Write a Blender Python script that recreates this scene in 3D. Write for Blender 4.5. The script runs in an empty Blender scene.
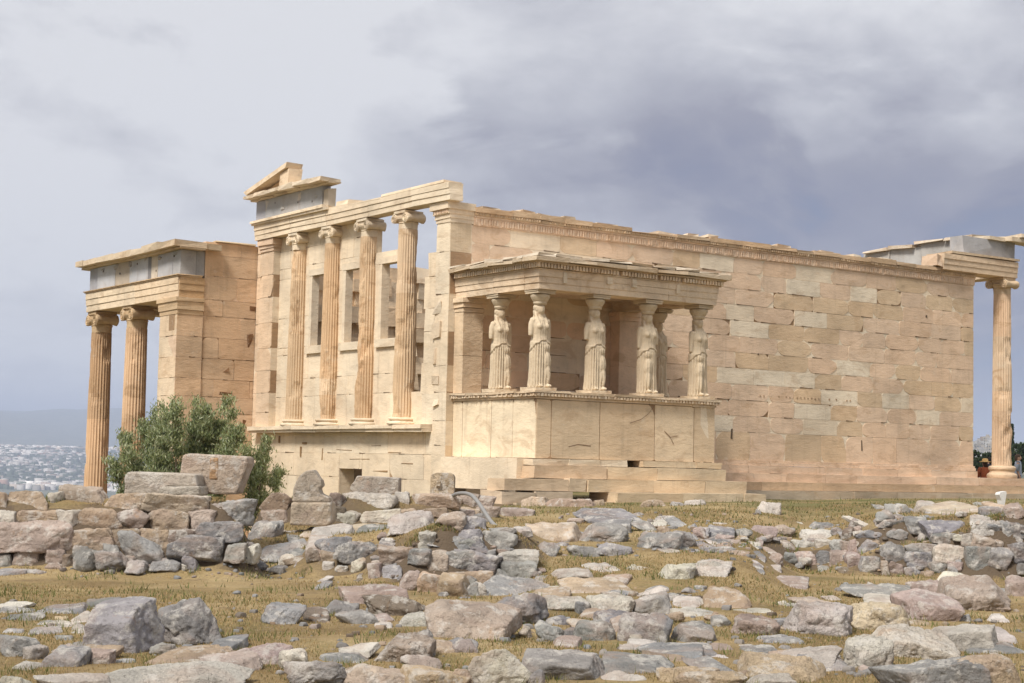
import bpy, math, random
import numpy as np
from mathutils import Vector, Matrix
R = math.radians
SC = bpy.context.scene
COL = SC.collection

# ------------------------------------------------------------------ camera
CAM = np.array([-23.99, -36.856, -0.194])
YAW, PITCH, ROLL, F = 0.615, 0.074, 0.022, 1677.0
FW = np.array([math.sin(YAW)*math.cos(PITCH), math.cos(YAW)*math.cos(PITCH), math.sin(PITCH)])
RT = np.array([math.cos(YAW), -math.sin(YAW), 0.0]); UP = np.cross(RT, FW)
R2 = RT*math.cos(ROLL)+UP*math.sin(ROLL); U2 = -RT*math.sin(ROLL)+UP*math.cos(ROLL)
HF = np.array([math.sin(YAW), math.cos(YAW), 0.0])
cd = bpy.data.cameras.new('camera'); cam = bpy.data.objects.new('camera', cd); COL.objects.link(cam)
cd.sensor_width = 36.0; cd.lens = F*36/1024; cd.clip_start = 0.1; cd.clip_end = 60000
cam.matrix_world = Matrix(((R2[0], U2[0], -FW[0], CAM[0]), (R2[1], U2[1], -FW[1], CAM[1]), (R2[2], U2[2], -FW[2], CAM[2]), (0, 0, 0, 1)))
SC.camera = cam

# ------------------------------------------------------------------ world, sun, exposure
SUN_AZ, SUN_EL = R(250), R(51)          # compass azimuth of the sun (from north, clockwise)
W = bpy.data.worlds.new('World'); SC.world = W; W.use_nodes = True
nt = W.node_tree; nt.nodes.clear()
def N(t, ty, **k):
    n = t.nodes.new(ty)
    for a, b in k.items():
        if a == 'inp':
            for i, v in b.items(): n.inputs[i].default_value = v
        else: setattr(n, a, b)
    return n
def ramp(t, stops, interp='LINEAR'):
    n = t.nodes.new('ShaderNodeValToRGB'); cr = n.color_ramp; cr.interpolation = interp
    while len(cr.elements) > 1: cr.elements.remove(cr.elements[0])
    for i, (p, c) in enumerate(stops):
        e = cr.elements[0] if i == 0 else cr.elements.new(p)
        e.position = p; e.color = (c, c, c, 1) if not hasattr(c, '__len__') else (*c, 1)
    return n
L = nt.links.new
out = N(nt, 'ShaderNodeOutputWorld')
sky = N(nt, 'ShaderNodeTexSky', sky_type='NISHITA', sun_disc=False, sun_elevation=SUN_EL, sun_rotation=SUN_AZ, altitude=150)
bgs = N(nt, 'ShaderNodeBackground'); bgs.inputs[1].default_value = 0.05; L(sky.outputs[0], bgs.inputs[0])
tc = N(nt, 'ShaderNodeTexCoord')
def vdot(v, name=None):
    n = N(nt, 'ShaderNodeVectorMath', operation='DOT_PRODUCT'); n.inputs[1].default_value = tuple(v); L(tc.outputs['Generated'], n.inputs[0]); return n.outputs['Value']
def M(t, op, a, b=None, c=None, clamp=False):
    n = N(t, 'ShaderNodeMath', operation=op, use_clamp=clamp)
    for i, x in enumerate((a, b, c)):
        if x is None: continue
        if isinstance(x, (int, float)): n.inputs[i].default_value = x
        else: t.links.new(x, n.inputs[i])
    return n.outputs[0]
sz = vdot((0, 0, 1)); sx = vdot(RT); sy = vdot(HF)
# cloud layer: directions projected to a flat ceiling of cloud
den = M(nt, 'ADD', M(nt, 'MAXIMUM', sz, 0.0), 0.13)
px_ = M(nt, 'DIVIDE', sx, den); py_ = M(nt, 'DIVIDE', sy, den)
cv = N(nt, 'ShaderNodeCombineXYZ'); L(px_, cv.inputs[0]); L(py_, cv.inputs[1])
n1 = N(nt, 'ShaderNodeTexNoise', inp={'Scale': 0.75, 'Detail': 6.0, 'Roughness': 0.5, 'Distortion': 0.35}); L(cv.outputs[0], n1.inputs['Vector'])
mp = N(nt, 'ShaderNodeMapping'); mp.inputs['Scale'].default_value = (3.5, 3.5, 7.0); L(tc.outputs['Generated'], mp.inputs[0])
n2 = N(nt, 'ShaderNodeTexNoise', inp={'Scale': 2.0, 'Detail': 10.0, 'Roughness': 0.58, 'Distortion': 0.15}); L(mp.outputs[0], n2.inputs['Vector'])
# brightness of the cloud: lighter to the west (left), a heavy bank to the east
az = M(nt, 'ARCTAN2', sx, sy)                      # 0 along the view axis, + to the right
def blob(a0, e0, ra, re):                          # soft heavy cloud centred on an azimuth / elevation
    da = M(nt, 'DIVIDE', M(nt, 'SUBTRACT', az, a0), ra); de = M(nt, 'DIVIDE', M(nt, 'SUBTRACT', sz, e0), re)
    d2 = M(nt, 'ADD', M(nt, 'MULTIPLY', da, da), M(nt, 'MULTIPLY', de, de))
    return M(nt, 'POWER', 2.718, M(nt, 'MULTIPLY', d2, -1.0))
b1 = blob(0.20, 0.145, 0.25, 0.066); b2 = blob(0.30, 0.06, 0.16, 0.05); b3 = blob(-0.07, 0.20, 0.05, 0.022); b4 = blob(-0.25, -0.002, 0.6, 0.024)
b5 = blob(0.02, 0.17, 0.08, 0.02)
noise = M(nt, 'ADD', M(nt, 'MULTIPLY', M(nt, 'SUBTRACT', n1.outputs[0], 0.5), 0.55), M(nt, 'MULTIPLY', M(nt, 'SUBTRACT', n2.outputs[0], 0.5), 1.15))
dark = M(nt, 'ADD', M(nt, 'MULTIPLY', b1, 0.68), M(nt, 'MULTIPLY', b2, 0.60))
dark = M(nt, 'ADD', dark, M(nt, 'MULTIPLY', b3, 0.18)); dark = M(nt, 'ADD', dark, M(nt, 'MULTIPLY', b4, 0.92)); dark = M(nt, 'ADD', dark, M(nt, 'MULTIPLY', b5, 0.16))
n3 = N(nt, 'ShaderNodeTexNoise', inp={'Scale': 2.6, 'Detail': 9.0, 'Roughness': 0.55, 'Distortion': 0.6}); mp3 = N(nt, 'ShaderNodeMapping'); mp3.inputs['Scale'].default_value = (1.6, 1.6, 3.6); mp3.inputs['Location'].default_value = (.3, .7, .2); L(tc.outputs['Generated'], mp3.inputs[0]); L(mp3.outputs[0], n3.inputs['Vector'])
puff = ramp(nt, [(.46, 0.0), (.545, 1.0)], 'EASE'); L(n3.outputs[0], puff.inputs[0])
dark = M(nt, 'ADD', dark, M(nt, 'MULTIPLY', M(nt, 'MULTIPLY', puff.outputs[0], M(nt, 'ADD', .45, dark)), .26))
tone = M(nt, 'SUBTRACT', M(nt, 'ADD', 1.06, M(nt, 'MULTIPLY', noise, 0.95)), dark, clamp=True)
cr = ramp(nt, [(0.0, (.16, .205, .34)), (0.25, (.235, .24, .335)), (0.5, (.335, .33, .40)), (0.75, (.56, .56, .61)), (1.0, (.84, .84, .865))]); L(tone, cr.inputs[0])
bgc = N(nt, 'ShaderNodeBackground'); bgc.inputs[1].default_value = 0.52; L(cr.outputs[0], bgc.inputs[0])
mx = N(nt, 'ShaderNodeMixShader'); mx.inputs[0].default_value = 0.96
L(bgs.outputs[0], mx.inputs[1]); L(bgc.outputs[0], mx.inputs[2]); L(mx.outputs[0], out.inputs[0])

sd = bpy.data.lights.new('sun', 'SUN'); sun = bpy.data.objects.new('sun', sd); COL.objects.link(sun)
sd.energy = 2.7; sd.angle = R(15); sd.color = (1.0, 0.955, 0.89)
dirv = Vector((math.sin(SUN_AZ)*math.cos(SUN_EL), math.cos(SUN_AZ)*math.cos(SUN_EL), math.sin(SUN_EL)))
sun.rotation_euler = dirv.to_track_quat('Z', 'Y').to_euler()
SC.view_settings.view_transform = 'Standard'; SC.view_settings.look = 'None'; SC.view_settings.gamma = 1
SC.view_settings.exposure = 0.88

# ------------------------------------------------------------------ numpy noise
rng = np.random.default_rng(7)
_H = rng.random(4096)
def _h(i, j, k): return _H[(i*73856093 ^ j*19349663 ^ k*83492791) & 4095]
def vnoise(p):
    p = np.asarray(p, float); i = np.floor(p).astype(np.int64); f = p-i; f = f*f*(3-2*f)
    a, b, c = i[..., 0], i[..., 1], i[..., 2]; x, y, z = f[..., 0], f[..., 1], f[..., 2]
    r = 0
    for dx in (0, 1):
        for dy in (0, 1):
            for dz in (0, 1):
                r = r+_h(a+dx, b+dy, c+dz)*(x if dx else 1-x)*(y if dy else 1-y)*(z if dz else 1-z)
    return r*2-1
def fbm(p, o=4, g=0.5):
    s = 0; a = 1.0; p = np.asarray(p, float); t = 0
    for k in range(o):
        s = s+a*vnoise(p*(2.03**k)+17.3*k); t += a; a *= g
    return s/t

# ------------------------------------------------------------------ object helpers
def tag(o, label=None, cat=None, group=None, kind=None):
    for k, v in (('label', label), ('category', cat), ('group', group), ('kind', kind)):
        if v: o[k] = v
    return o
def link(name, me, mat=None, parent=None, loc=None):
    o = bpy.data.objects.new(name, me); COL.objects.link(o)
    if mat and me is not None: me.materials.clear(); me.materials.append(mat)
    if parent: o.parent = parent
    if loc is not None: o.location = loc
    return o
def empty(name, loc=(0, 0, 0), rz=0):
    o = bpy.data.objects.new(name, None); COL.objects.link(o); o.location = loc; o.rotation_euler = (0, 0, rz); o.empty_display_size = 0.3
    return o
def mesh_np(name, V, Fq, smooth=False, cols=None):
    """V (n,3), Fq list of arrays of faces with equal side count, or a python list"""
    me = bpy.data.meshes.new(name)
    V = np.asarray(V, np.float32)
    if isinstance(Fq, np.ndarray):
        m, k = Fq.shape
        me.vertices.add(len(V)); me.vertices.foreach_set('co', V.ravel())
        me.loops.add(m*k); me.loops.foreach_set('vertex_index', Fq.astype(np.int32).ravel())
        me.polygons.add(m); me.polygons.foreach_set('loop_start', np.arange(0, m*k, k, dtype=np.int32))
        try: me.polygons.foreach_set('loop_total', np.full(m, k, dtype=np.int32))
        except Exception: pass
    else:
        me.from_pydata([tuple(map(float, v)) for v in V], [], Fq)
    if cols is not None:
        a = me.color_attributes.new('col', 'FLOAT_COLOR', 'CORNER')
        c = np.ones((len(me.loops), 4), np.float32); tot = np.zeros(len(me.polygons), np.int32); me.polygons.foreach_get('loop_total', tot)
        c[:, :3] = np.repeat(np.asarray(cols, np.float32), tot, axis=0); a.data.foreach_set('color', c.ravel())
    me.update(calc_edges=True); me.validate()
    if smooth: me.polygons.foreach_set('use_smooth', np.ones(len(me.polygons), bool)); me.update()
    return me

OLD = (.65, .48, .34); PALE = (.71, .60, .455); CREAM = (.705, .585, .43); DARK = (.10, .07, .045); BLUE = (.385, .378, .372); BROWN = (.36, .21, .105)
class MB:
    """collects faces, one flat colour each, for ONE mesh object"""
    def __init__(s): s.v = []; s.f = []; s.c = []; s.m = None
    def pt(s, p):
        s.v.append(p if s.m is None else tuple(s.m @ Vector(p))); return len(s.v)-1
    def face(s, idx, col): s.f.append(list(idx)); s.c.append(col)
    def box(s, a, b, col=CREAM, j=0.0, top=None, skip=()):
        x0, y0, z0 = a; x1, y1, z1 = b; i = []
        for z in (z0, z1):
            for (x, y) in ((x0, y0), (x1, y0), (x1, y1), (x0, y1)):
                q = (x, y, z)
                if j: q = tuple(c+random.uniform(-j, j) for c in q)
                i.append(s.pt(q))
        for k, f in enumerate(((0, 3, 2, 1), (4, 5, 6, 7), (0, 1, 5, 4), (1, 2, 6, 5), (2, 3, 7, 6), (3, 0, 4, 7))):
            if k in skip: continue
            s.face([i[q] for q in f], col if not (k == 1 and top) else top)
    def prism(s, poly, u, v, n, d, col, colside=None):
        """poly list of (a,b) in axes u,v from origin; extruded by d along n (front first)"""
        u, v, n = map(np.array, (u, v, n)); k = len(poly)
        fr = [s.pt(tuple(a*u+b*v)) for a, b in poly]; bk = [s.pt(tuple(a*u+b*v-n*d)) for a, b in poly]
        s.face(fr, col); s.face(bk[::-1], colside or col)
        for q in range(k): s.face([fr[q], bk[q], bk[(q+1) % k], fr[(q+1) % k]], colside or col)
    def lathe(s, prof, c=(0, 0, 0), n=24, col=CREAM, fl=None, caps=True, axis='z'):
        rings = []
        for (r, z) in prof:
            ring = []
            for k in range(n):
                t = 2*math.pi*k/n
                rr = r if fl is None else r*fl(t, z)
                q = (rr*math.cos(t), rr*math.sin(t), z)
                if axis == 'x': q = (q[2], q[0], q[1])
                if axis == 'y': q = (q[1], q[2], q[0])
                ring.append(s.pt((c[0]+q[0], c[1]+q[1], c[2]+q[2])))
            rings.append(ring)
        for a, b in zip(rings, rings[1:]):
            for k in range(n): s.face([a[k], a[(k+1) % n], b[(k+1) % n], b[k]], col)
        if caps: s.face(rings[0][::-1], col); s.face(rings[-1], col)
    def tube(s, pts, rad, col, n=8, caps=True):
        pts = [np.array(p, float) for p in pts]; rings = []
        for i, p in enumerate(pts):
            d = pts[min(i+1, len(pts)-1)]-pts[max(i-1, 0)]; d = d/np.linalg.norm(d)
            a = np.cross(d, (0.3, 0.1, 1.0) if abs(d[2]) < .9 else (1, 0, 0)); a /= np.linalg.norm(a); b = np.cross(d, a)
            r = rad[i] if hasattr(rad, '__len__') else rad
            rings.append([s.pt(tuple(p+r*(a*math.cos(2*math.pi*k/n)+b*math.sin(2*math.pi*k/n)))) for k in range(n)])
        for a, b in zip(rings, rings[1:]):
            for k in range(n): s.face([a[k], a[(k+1) % n], b[(k+1) % n], b[k]], col)
        if caps: s.face(rings[0][::-1], col); s.face(rings[-1], col)
    def build(s, name, mat, parent=None, smooth=False, loc=None, noise=0.0, freq=3.0):
        V = np.array(s.v, float)
        if noise: V = V+noise*np.stack([fbm(V*freq+o, 3) for o in (0, 31.7, 77.1)], -1)
        return link(name, mesh_np(name, V, s.f, smooth, s.c), mat, parent, loc)
def copy_tree(o, parent=None):
    c = o.copy(); COL.objects.link(c)
    if parent: c.parent = parent
    for ch in list(o.children): copy_tree(ch, c)
    return c

# ------------------------------------------------------------------ materials
def base_mat(name, rough=0.85):
    m = bpy.data.materials.new(name); m.use_nodes = True; t = m.node_tree
    p = t.nodes['Principled BSDF']; p.inputs['Roughness'].default_value = rough; p.inputs['Specular IOR Level'].default_value = 0.25
    return m, t, p
def mixc(t, mode, fac, a, b):
    n = N(t, 'ShaderNodeMix', data_type='RGBA', blend_type=mode)
    for s_, x in ((0, fac), (6, a), (7, b)):
        if isinstance(x, (int, float)): n.inputs[s_].default_value = x
        elif isinstance(x, tuple): n.inputs[s_].default_value = (*x, 1)
        else: t.links.new(x, n.inputs[s_])
    return n.outputs[2]
def tnoise(t, coord, scale, detail=5, rough=.55, sc=(1, 1, 1), dist=0.0):
    mp = N(t, 'ShaderNodeMapping'); mp.inputs['Scale'].default_value = sc; t.links.new(coord, mp.inputs[0])
    n = N(t, 'ShaderNodeTexNoise', inp={'Scale': scale, 'Detail': float(detail), 'Roughness': rough, 'Distortion': dist}); t.links.new(mp.outputs[0], n.inputs['Vector']); return n.outputs[0]
def bump(t, p, h, strength=.5, dist=.02, prev=None):
    b = N(t, 'ShaderNodeBump'); b.inputs['Strength'].default_value = strength; b.inputs['Distance'].default_value = dist; t.links.new(h, b.inputs['Height'])
    if prev is not None: t.links.new(prev, b.inputs['Normal'])
    t.links.new(b.outputs[0], p.inputs['Normal']); return b.outputs[0]
def marble(name, stain=.5, streak=(1, 1, 2.6), bstr=.5, vertical=False):
    m, t, p = base_mat(name); tc = N(t, 'ShaderNodeTexCoord'); co = tc.outputs['Object']
    at = N(t, 'ShaderNodeAttribute', attribute_name='col'); c = at.outputs['Color']
    big = tnoise(t, co, .55, 4); r1 = ramp(t, [(.3, .80), (.5, 1.0), (.72, 1.14)]); t.links.new(big, r1.inputs[0]); c = mixc(t, 'MULTIPLY', 1.0, c, r1.outputs[0])
    st = tnoise(t, co, 1.6, 8, .65, streak, .4); r2 = ramp(t, [(.30, .72), (.44, .95), (.6, 1.04), (.75, 1.1)]); t.links.new(st, r2.inputs[0]); c = mixc(t, 'MULTIPLY', .75, c, r2.outputs[0])
    sn = tnoise(t, co, 1.1, 9, .68, (1, 1, 1.7), .8); r3 = ramp(t, [(.54, 0.0), (.63, 1.0)]); t.links.new(sn, r3.inputs[0])
    c = mixc(t, 'MIX', M(t, 'MULTIPLY', r3.outputs[0], stain), c, (.40, .255, .14))
    vs = tnoise(t, co, 2.0, 7, .65, (2.2, 2.2, .22)); r6 = ramp(t, [(.55, 0.0), (.72, 1.0)]); t.links.new(vs, r6.inputs[0]); c = mixc(t, 'MIX', M(t, 'MULTIPLY', r6.outputs[0], .30), c, (.30, .22, .15))
    g = tnoise(t, co, 2.3, 7, .7); r4 = ramp(t, [(.60, 0.0), (.72, 1.0)]); t.links.new(g, r4.inputs[0])
    c = mixc(t, 'MIX', M(t, 'MULTIPLY', r4.outputs[0], .4), c, (.67, .60, .49))
    t.links.new(c, p.inputs['Base Color'])
    f1 = tnoise(t, co, 9, 9, .7, (1, 1, 2.2)); f2 = tnoise(t, co, 2.2, 6, .6, streak)
    b = bump(t, p, f2, bstr*.6, .05); bump(t, p, f1, bstr, .025, b)
    return m
M_WALL = marble('weathered_marble', .35); M_CREAM = marble('cream_marble', .22); M_TRIM = marble('carved_marble', .45, (2, 2, 3), .7)
M_COL = marble('column_marble', .7, (6, 6, .7), .6); M_STAT = marble('statue_marble', .42, (5, 5, 1.0), .5)
M_BLUE = marble('eleusinian_stone', .10, (1.5, 1.5, 2), .4)

def rock_mat(name, pits=0.0):
    m, t, p = base_mat(name, .92); tc = N(t, 'ShaderNodeTexCoord'); oi = N(t, 'ShaderNodeObjectInfo')
    ad = N(t, 'ShaderNodeVectorMath', operation='ADD'); t.links.new(tc.outputs['Object'], ad.inputs[0])
    mu = N(t, 'ShaderNodeVectorMath', operation='SCALE'); mu.inputs['Scale'].default_value = 57.0
    cx = N(t, 'ShaderNodeCombineXYZ'); t.links.new(oi.outputs['Random'], cx.inputs[0]); t.links.new(oi.outputs['Random'], cx.inputs[1]); t.links.new(cx.outputs[0], mu.inputs[0]); t.links.new(mu.outputs[0], ad.inputs[1])
    co = ad.outputs[0]; c = oi.outputs['Color']
    a = tnoise(t, co, 2.2, 6, .6); r = ramp(t, [(.3, .68), (.5, 1.0), (.7, 1.28)]); t.links.new(a, r.inputs[0]); c = mixc(t, 'MULTIPLY', 1.0, c, r.outputs[0])
    # bands of another rock colour
    w = tnoise(t, co, 1.1, 5, .6, (1, 1, 2.2), .8); r = ramp(t, [(.5, 0.0), (.62, 1.0)]); t.links.new(w, r.inputs[0])
    c = mixc(t, 'MIX', M(t, 'MULTIPLY', r.outputs[0], .5), c, (.40, .30, .24))
    # pale lichen, orange lichen, dark lichen; with pits, specks paint the shade in holes
    l1 = tnoise(t, co, 4.5, 8, .7); r = ramp(t, [(.52, 0.0), (.60, 1.0)]); t.links.new(l1, r.inputs[0]); c = mixc(t, 'MIX', M(t, 'MULTIPLY', r.outputs[0], .6), c, (.62, .58, .52))
    l2 = tnoise(t, co, 2.6, 8, .72, (1.1, .9, 1), .5); r = ramp(t, [(.60, 0.0), (.67, 1.0)]); t.links.new(l2, r.inputs[0]); c = mixc(t, 'MIX', M(t, 'MULTIPLY', r.outputs[0], .35), c, (.36, .18, .06))
    l3 = tnoise(t, co, 11 if not pits else 34, 5, .7); r = ramp(t, [(.60, 0.0), (.70, 1.0)]); t.links.new(l3, r.inputs[0]); c = mixc(t, 'MIX', M(t, 'MULTIPLY', r.outputs[0], .5+.15*pits), c, (.085, .075, .065))
    t.links.new(c, p.inputs['Base Color'])
    f0 = tnoise(t, co, 3.0, 9, .65); b = bump(t, p, f0, 1.0, .14)
    f1 = tnoise(t, co, 13, 8, .7); b = bump(t, p, f1, .9, .045, b)
    vo = N(t, 'ShaderNodeTexVoronoi', feature='DISTANCE_TO_EDGE'); vo.inputs['Scale'].default_value = 2.6
    wd = N(t, 'ShaderNodeMix', data_type='VECTOR'); wd.inputs[0].default_value = .12; t.links.new(co, wd.inputs[4])
    nn = N(t, 'ShaderNodeTexNoise', inp={'Scale': 3.0, 'Detail': 4.0}); t.links.new(co, nn.inputs['Vector']); t.links.new(nn.outputs['Color'], wd.inputs[5]); t.links.new(wd.outputs[1], vo.inputs['Vector'])
    r = ramp(t, [(0.0, 0.0), (.02, 1.0)]); t.links.new(vo.outputs['Distance'], r.inputs[0]); b = bump(t, p, r.outputs[0], .10, .03, b)
    if pits:
        v2 = tnoise(t, co, 38, 3, .5); r = ramp(t, [(.36, 0.0), (.44, 1.0)]); t.links.new(v2, r.inputs[0]); bump(t, p, r.outputs[0], .7, .03, b)
    return m
M_ROCK = rock_mat('limestone'); M_PORO = rock_mat('porous_stone', 1.0)

def plain(name, col, rough=.8, var=.25, scale=20):
    m, t, p = base_mat(name, rough); tc = N(t, 'ShaderNodeTexCoord')
    a = tnoise(t, tc.outputs['Object'], scale, 5); r = ramp(t, [(.3, 1-var), (.7, 1+var)]); t.links.new(a, r.inputs[0])
    t.links.new(mixc(t, 'MULTIPLY', 1.0, col, r.outputs[0]), p.inputs['Base Color']); return m
def attr_mat(name, rough=.8, trans=0.0):
    m, t, p = base_mat(name, rough); at = N(t, 'ShaderNodeAttribute', attribute_name='col'); t.links.new(at.outputs['Color'], p.inputs['Base Color'])
    if trans:
        o = t.nodes['Material Output']; tr = N(t, 'ShaderNodeBsdfTranslucent'); t.links.new(at.outputs['Color'], tr.inputs[0])
        ms = N(t, 'ShaderNodeMixShader'); ms.inputs[0].default_value = trans; t.links.new(p.outputs[0], ms.inputs[1]); t.links.new(tr.outputs[0], ms.inputs[2]); t.links.new(ms.outputs[0], o.inputs[0])
    return m
M_ATTR = attr_mat('painted_by_piece'); M_LEAF = attr_mat('leaves', .6, .42); M_GRASS = attr_mat('grass_blades', .8, .25)

# ------------------------------------------------------------------ terrain
def HZ(u): return 341.5+F*math.tan(PITCH)+(u-512)*math.tan(ROLL)
G0 = -1.95
def zv(u, v, t): return CAM[2]-(v-HZ(u))*t/F
PROF = {
 -330: [(20, G0), (24, -1.6), (27, -1.2), (31, -1.3), (38, -3.0), (60, -3.1)],
 -40: [(24.3, G0), (24.8, ('v', 564)), (24.95, ('v', 540)), (25.1, ('v', 510)), (25.3, ('v', 498)), (27, ('v', 499)), (29.5, -3.0), (60, -3.1)],
 0:   [(24.3, G0), (24.8, ('v', 564)), (24.95, ('v', 540)), (25.1, ('v', 510)), (25.3, ('v', 498)), (27, ('v', 499)), (29.5, -3.0), (60, -3.1)],
 225: [(24.6, G0), (25.1, ('v', 566)), (25.3, ('v', 545)), (25.5, ('v', 512)), (25.7, ('v', 498)), (27.2, ('v', 499)), (30, -3.0), (60, -3.1)],
 275: [(26.9, G0), (27.6, ('v', 552)), (28.6, ('v', 533)), (29.8, ('v', 528)), (30.6, ('v', 526)), (30.9, ('v', 499)), (32.5, ('v', 499)), (35, -3), (60, -3.1)],
 350: [(25.9, G0), (26.3, ('v', 552)), (27.0, ('v', 534)), (30.4, ('v', 528)), (30.7, ('v', 512)), (31.0, ('v', 498)), (32.6, ('v', 498)), (35, -3), (60, -3.1)],
 450: [(25.0, G0), (25.25, ('v', 550)), (25.5, ('v', 524)), (26.5, ('v', 521)), (29, ('v', 524)), (31.0, ('v', 524)), (31.25, ('v', 510)), (31.5, ('v', 499)), (33.5, ('v', 498)), (36, -3), (60, -3.1)],
 478: [(25.1, G0), (25.4, ('v', 550)), (25.7, ('v', 526)), (28, ('v', 524)), (32, ('v', 524)), (32.3, ('v', 510)), (32.5, ('v', 500)), (34.5, ('v', 500)), (36.5, -1.6), (60, -1.8)],
 510: [(25.1, G0), (25.5, ('v', 550)), (25.9, ('v', 528)), (27, ('v', 526)), (30, ('v', 524)), (33, ('v', 518)), (37, ('v', 508)), (60, -1.1)],
 560: [(20, -1.93), (24, ('v', 584)), (27, ('v', 551)), (30, ('v', 532)), (33, ('v', 516)), (36, ('v', 507)), (38, -1.08), (60, -1)],
 740: [(20.5, -1.93), (24, ('v', 586)), (27.5, ('v', 550)), (31, ('v', 527)), (34, ('v', 512)), (37, ('v', 503)), (42, -1.0), (60, -1)],
 810: [(30.3, G0), (30.6, ('v', 550)), (31.3, ('v', 547)), (33, ('v', 528)), (36, ('v', 516)), (40, ('v', 504)), (46, -1.0), (60, -1.0)],
 900: [(29.2, G0), (29.5, ('v', 547)), (30.0, ('v', 544)), (30.3, ('v', 519)), (32, ('v', 514)), (42, ('v', 502)), (60, -.98)],
 1340: [(22, G0), (27, -1.6), (33, -1.15), (44, -1.0), (62, -.98)],
 1060: [(28.9, G0), (29.4, ('v', 514)), (31, ('v', 510)), (44, ('v', 500)), (62, -.98)],
 1024: [(28.9, G0), (29.4, ('v', 514)), (31, ('v', 510)), (44, ('v', 500)), (62, -.98)],
}
_us = sorted(PROF); _tg = np.concatenate([np.arange(0, 60, .05), np.arange(60, 61, .5)])
_tab = []
for u in _us:
    tt = [0]; zz = [G0]
    for t, z in PROF[u]:
        tt.append(t); zz.append(zv(u, z[1], t) if isinstance(z, tuple) else z)
    _tab.append(np.interp(_tg, tt, zz))
_tab = np.array(_tab)
def sstep(a, b, x): x = np.clip((x-a)/(b-a), 0, 1); return x*x*(3-2*x)
def ground(x, y, fine=True):
    x = np.asarray(x, float); y = np.asarray(y, float)
    s = (x-CAM[0])*RT[0]+(y-CAM[1])*RT[1]; tr = (x-CAM[0])*HF[0]+(y-CAM[1])*HF[1]
    r = np.hypot(s, tr); ang = np.arctan2(s, tr)
    a = np.clip(ang, -.48, .48); u = 512+F*np.tan(a); t = r*np.cos(a)
    uc = np.clip(u, _us[0], _us[-1]); ui = np.clip(np.searchsorted(_us, uc, side='right')-1, 0, len(_us)-2)
    ua = np.array(_us, float); w = (uc-ua[ui])/(ua[ui+1]-ua[ui]); w = w*w*(3-2*w)
    ti = np.clip(t/.05, 0, 1199.0); i0 = np.floor(ti).astype(int); ft = ti-i0; i1 = np.minimum(i0+1, 1199)
    z = (1-w)*((1-ft)*_tab[ui, i0]+ft*_tab[ui, i1])+w*((1-ft)*_tab[ui+1, i0]+ft*_tab[ui+1, i1])
    front = sstep(1.3, 0.9, np.abs(ang)); z = z*front+G0*(1-front)
    # east of the temple the court lies lower; beyond it the rock falls to the plain
    east = sstep(24.5, 27, x)*sstep(-30, -6, y); z = z*(1-east)+np.minimum(z, -1.4)*east
    drop = sstep(85, 420, r); right = sstep(.18, .27, ang)*front
    far = -100+sstep(5000, 9500, r)*140; far = far*(1-right)+right*(-14+sstep(900, 2600, r)*62)
    rd = sstep(130, 620, r); k = drop*(1-right)+rd*right
    z = z*(1-k)+far*k
    hill = sstep(9500, 16500, r); z = z+hill*(110+420*np.clip(.45+.9*fbm(np.stack([ang*9, ang*0, r/9000], -1), 4), 0, 1.4)*sstep(24000, 17000, r))
    if fine:
        near = sstep(70, 30, r)
        z = z+near*.05*fbm(np.stack([x*.8, y*.8, z*0], -1), 4)
    return z
def hit(u, v, tmin=5.0, tmax=70.0):
    """first point of the ground under a view direction of the photograph (used to lay things out on it)"""
    d = FW+R2*(u-512)/F+U2*(341.5-v)/F; k = np.arange(tmin, tmax, .05); P = CAM+k[:, None]*d
    g = ground(P[:, 0], P[:, 1], False); below = np.nonzero(P[:, 2] < g)[0]
    i = below[0] if len(below) else len(k)-1
    return P[i], k[i]
def atdepth(u, v, t): return CAM+t*(FW+R2*(u-512)/F+U2*(341.5-v)/F)

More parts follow.
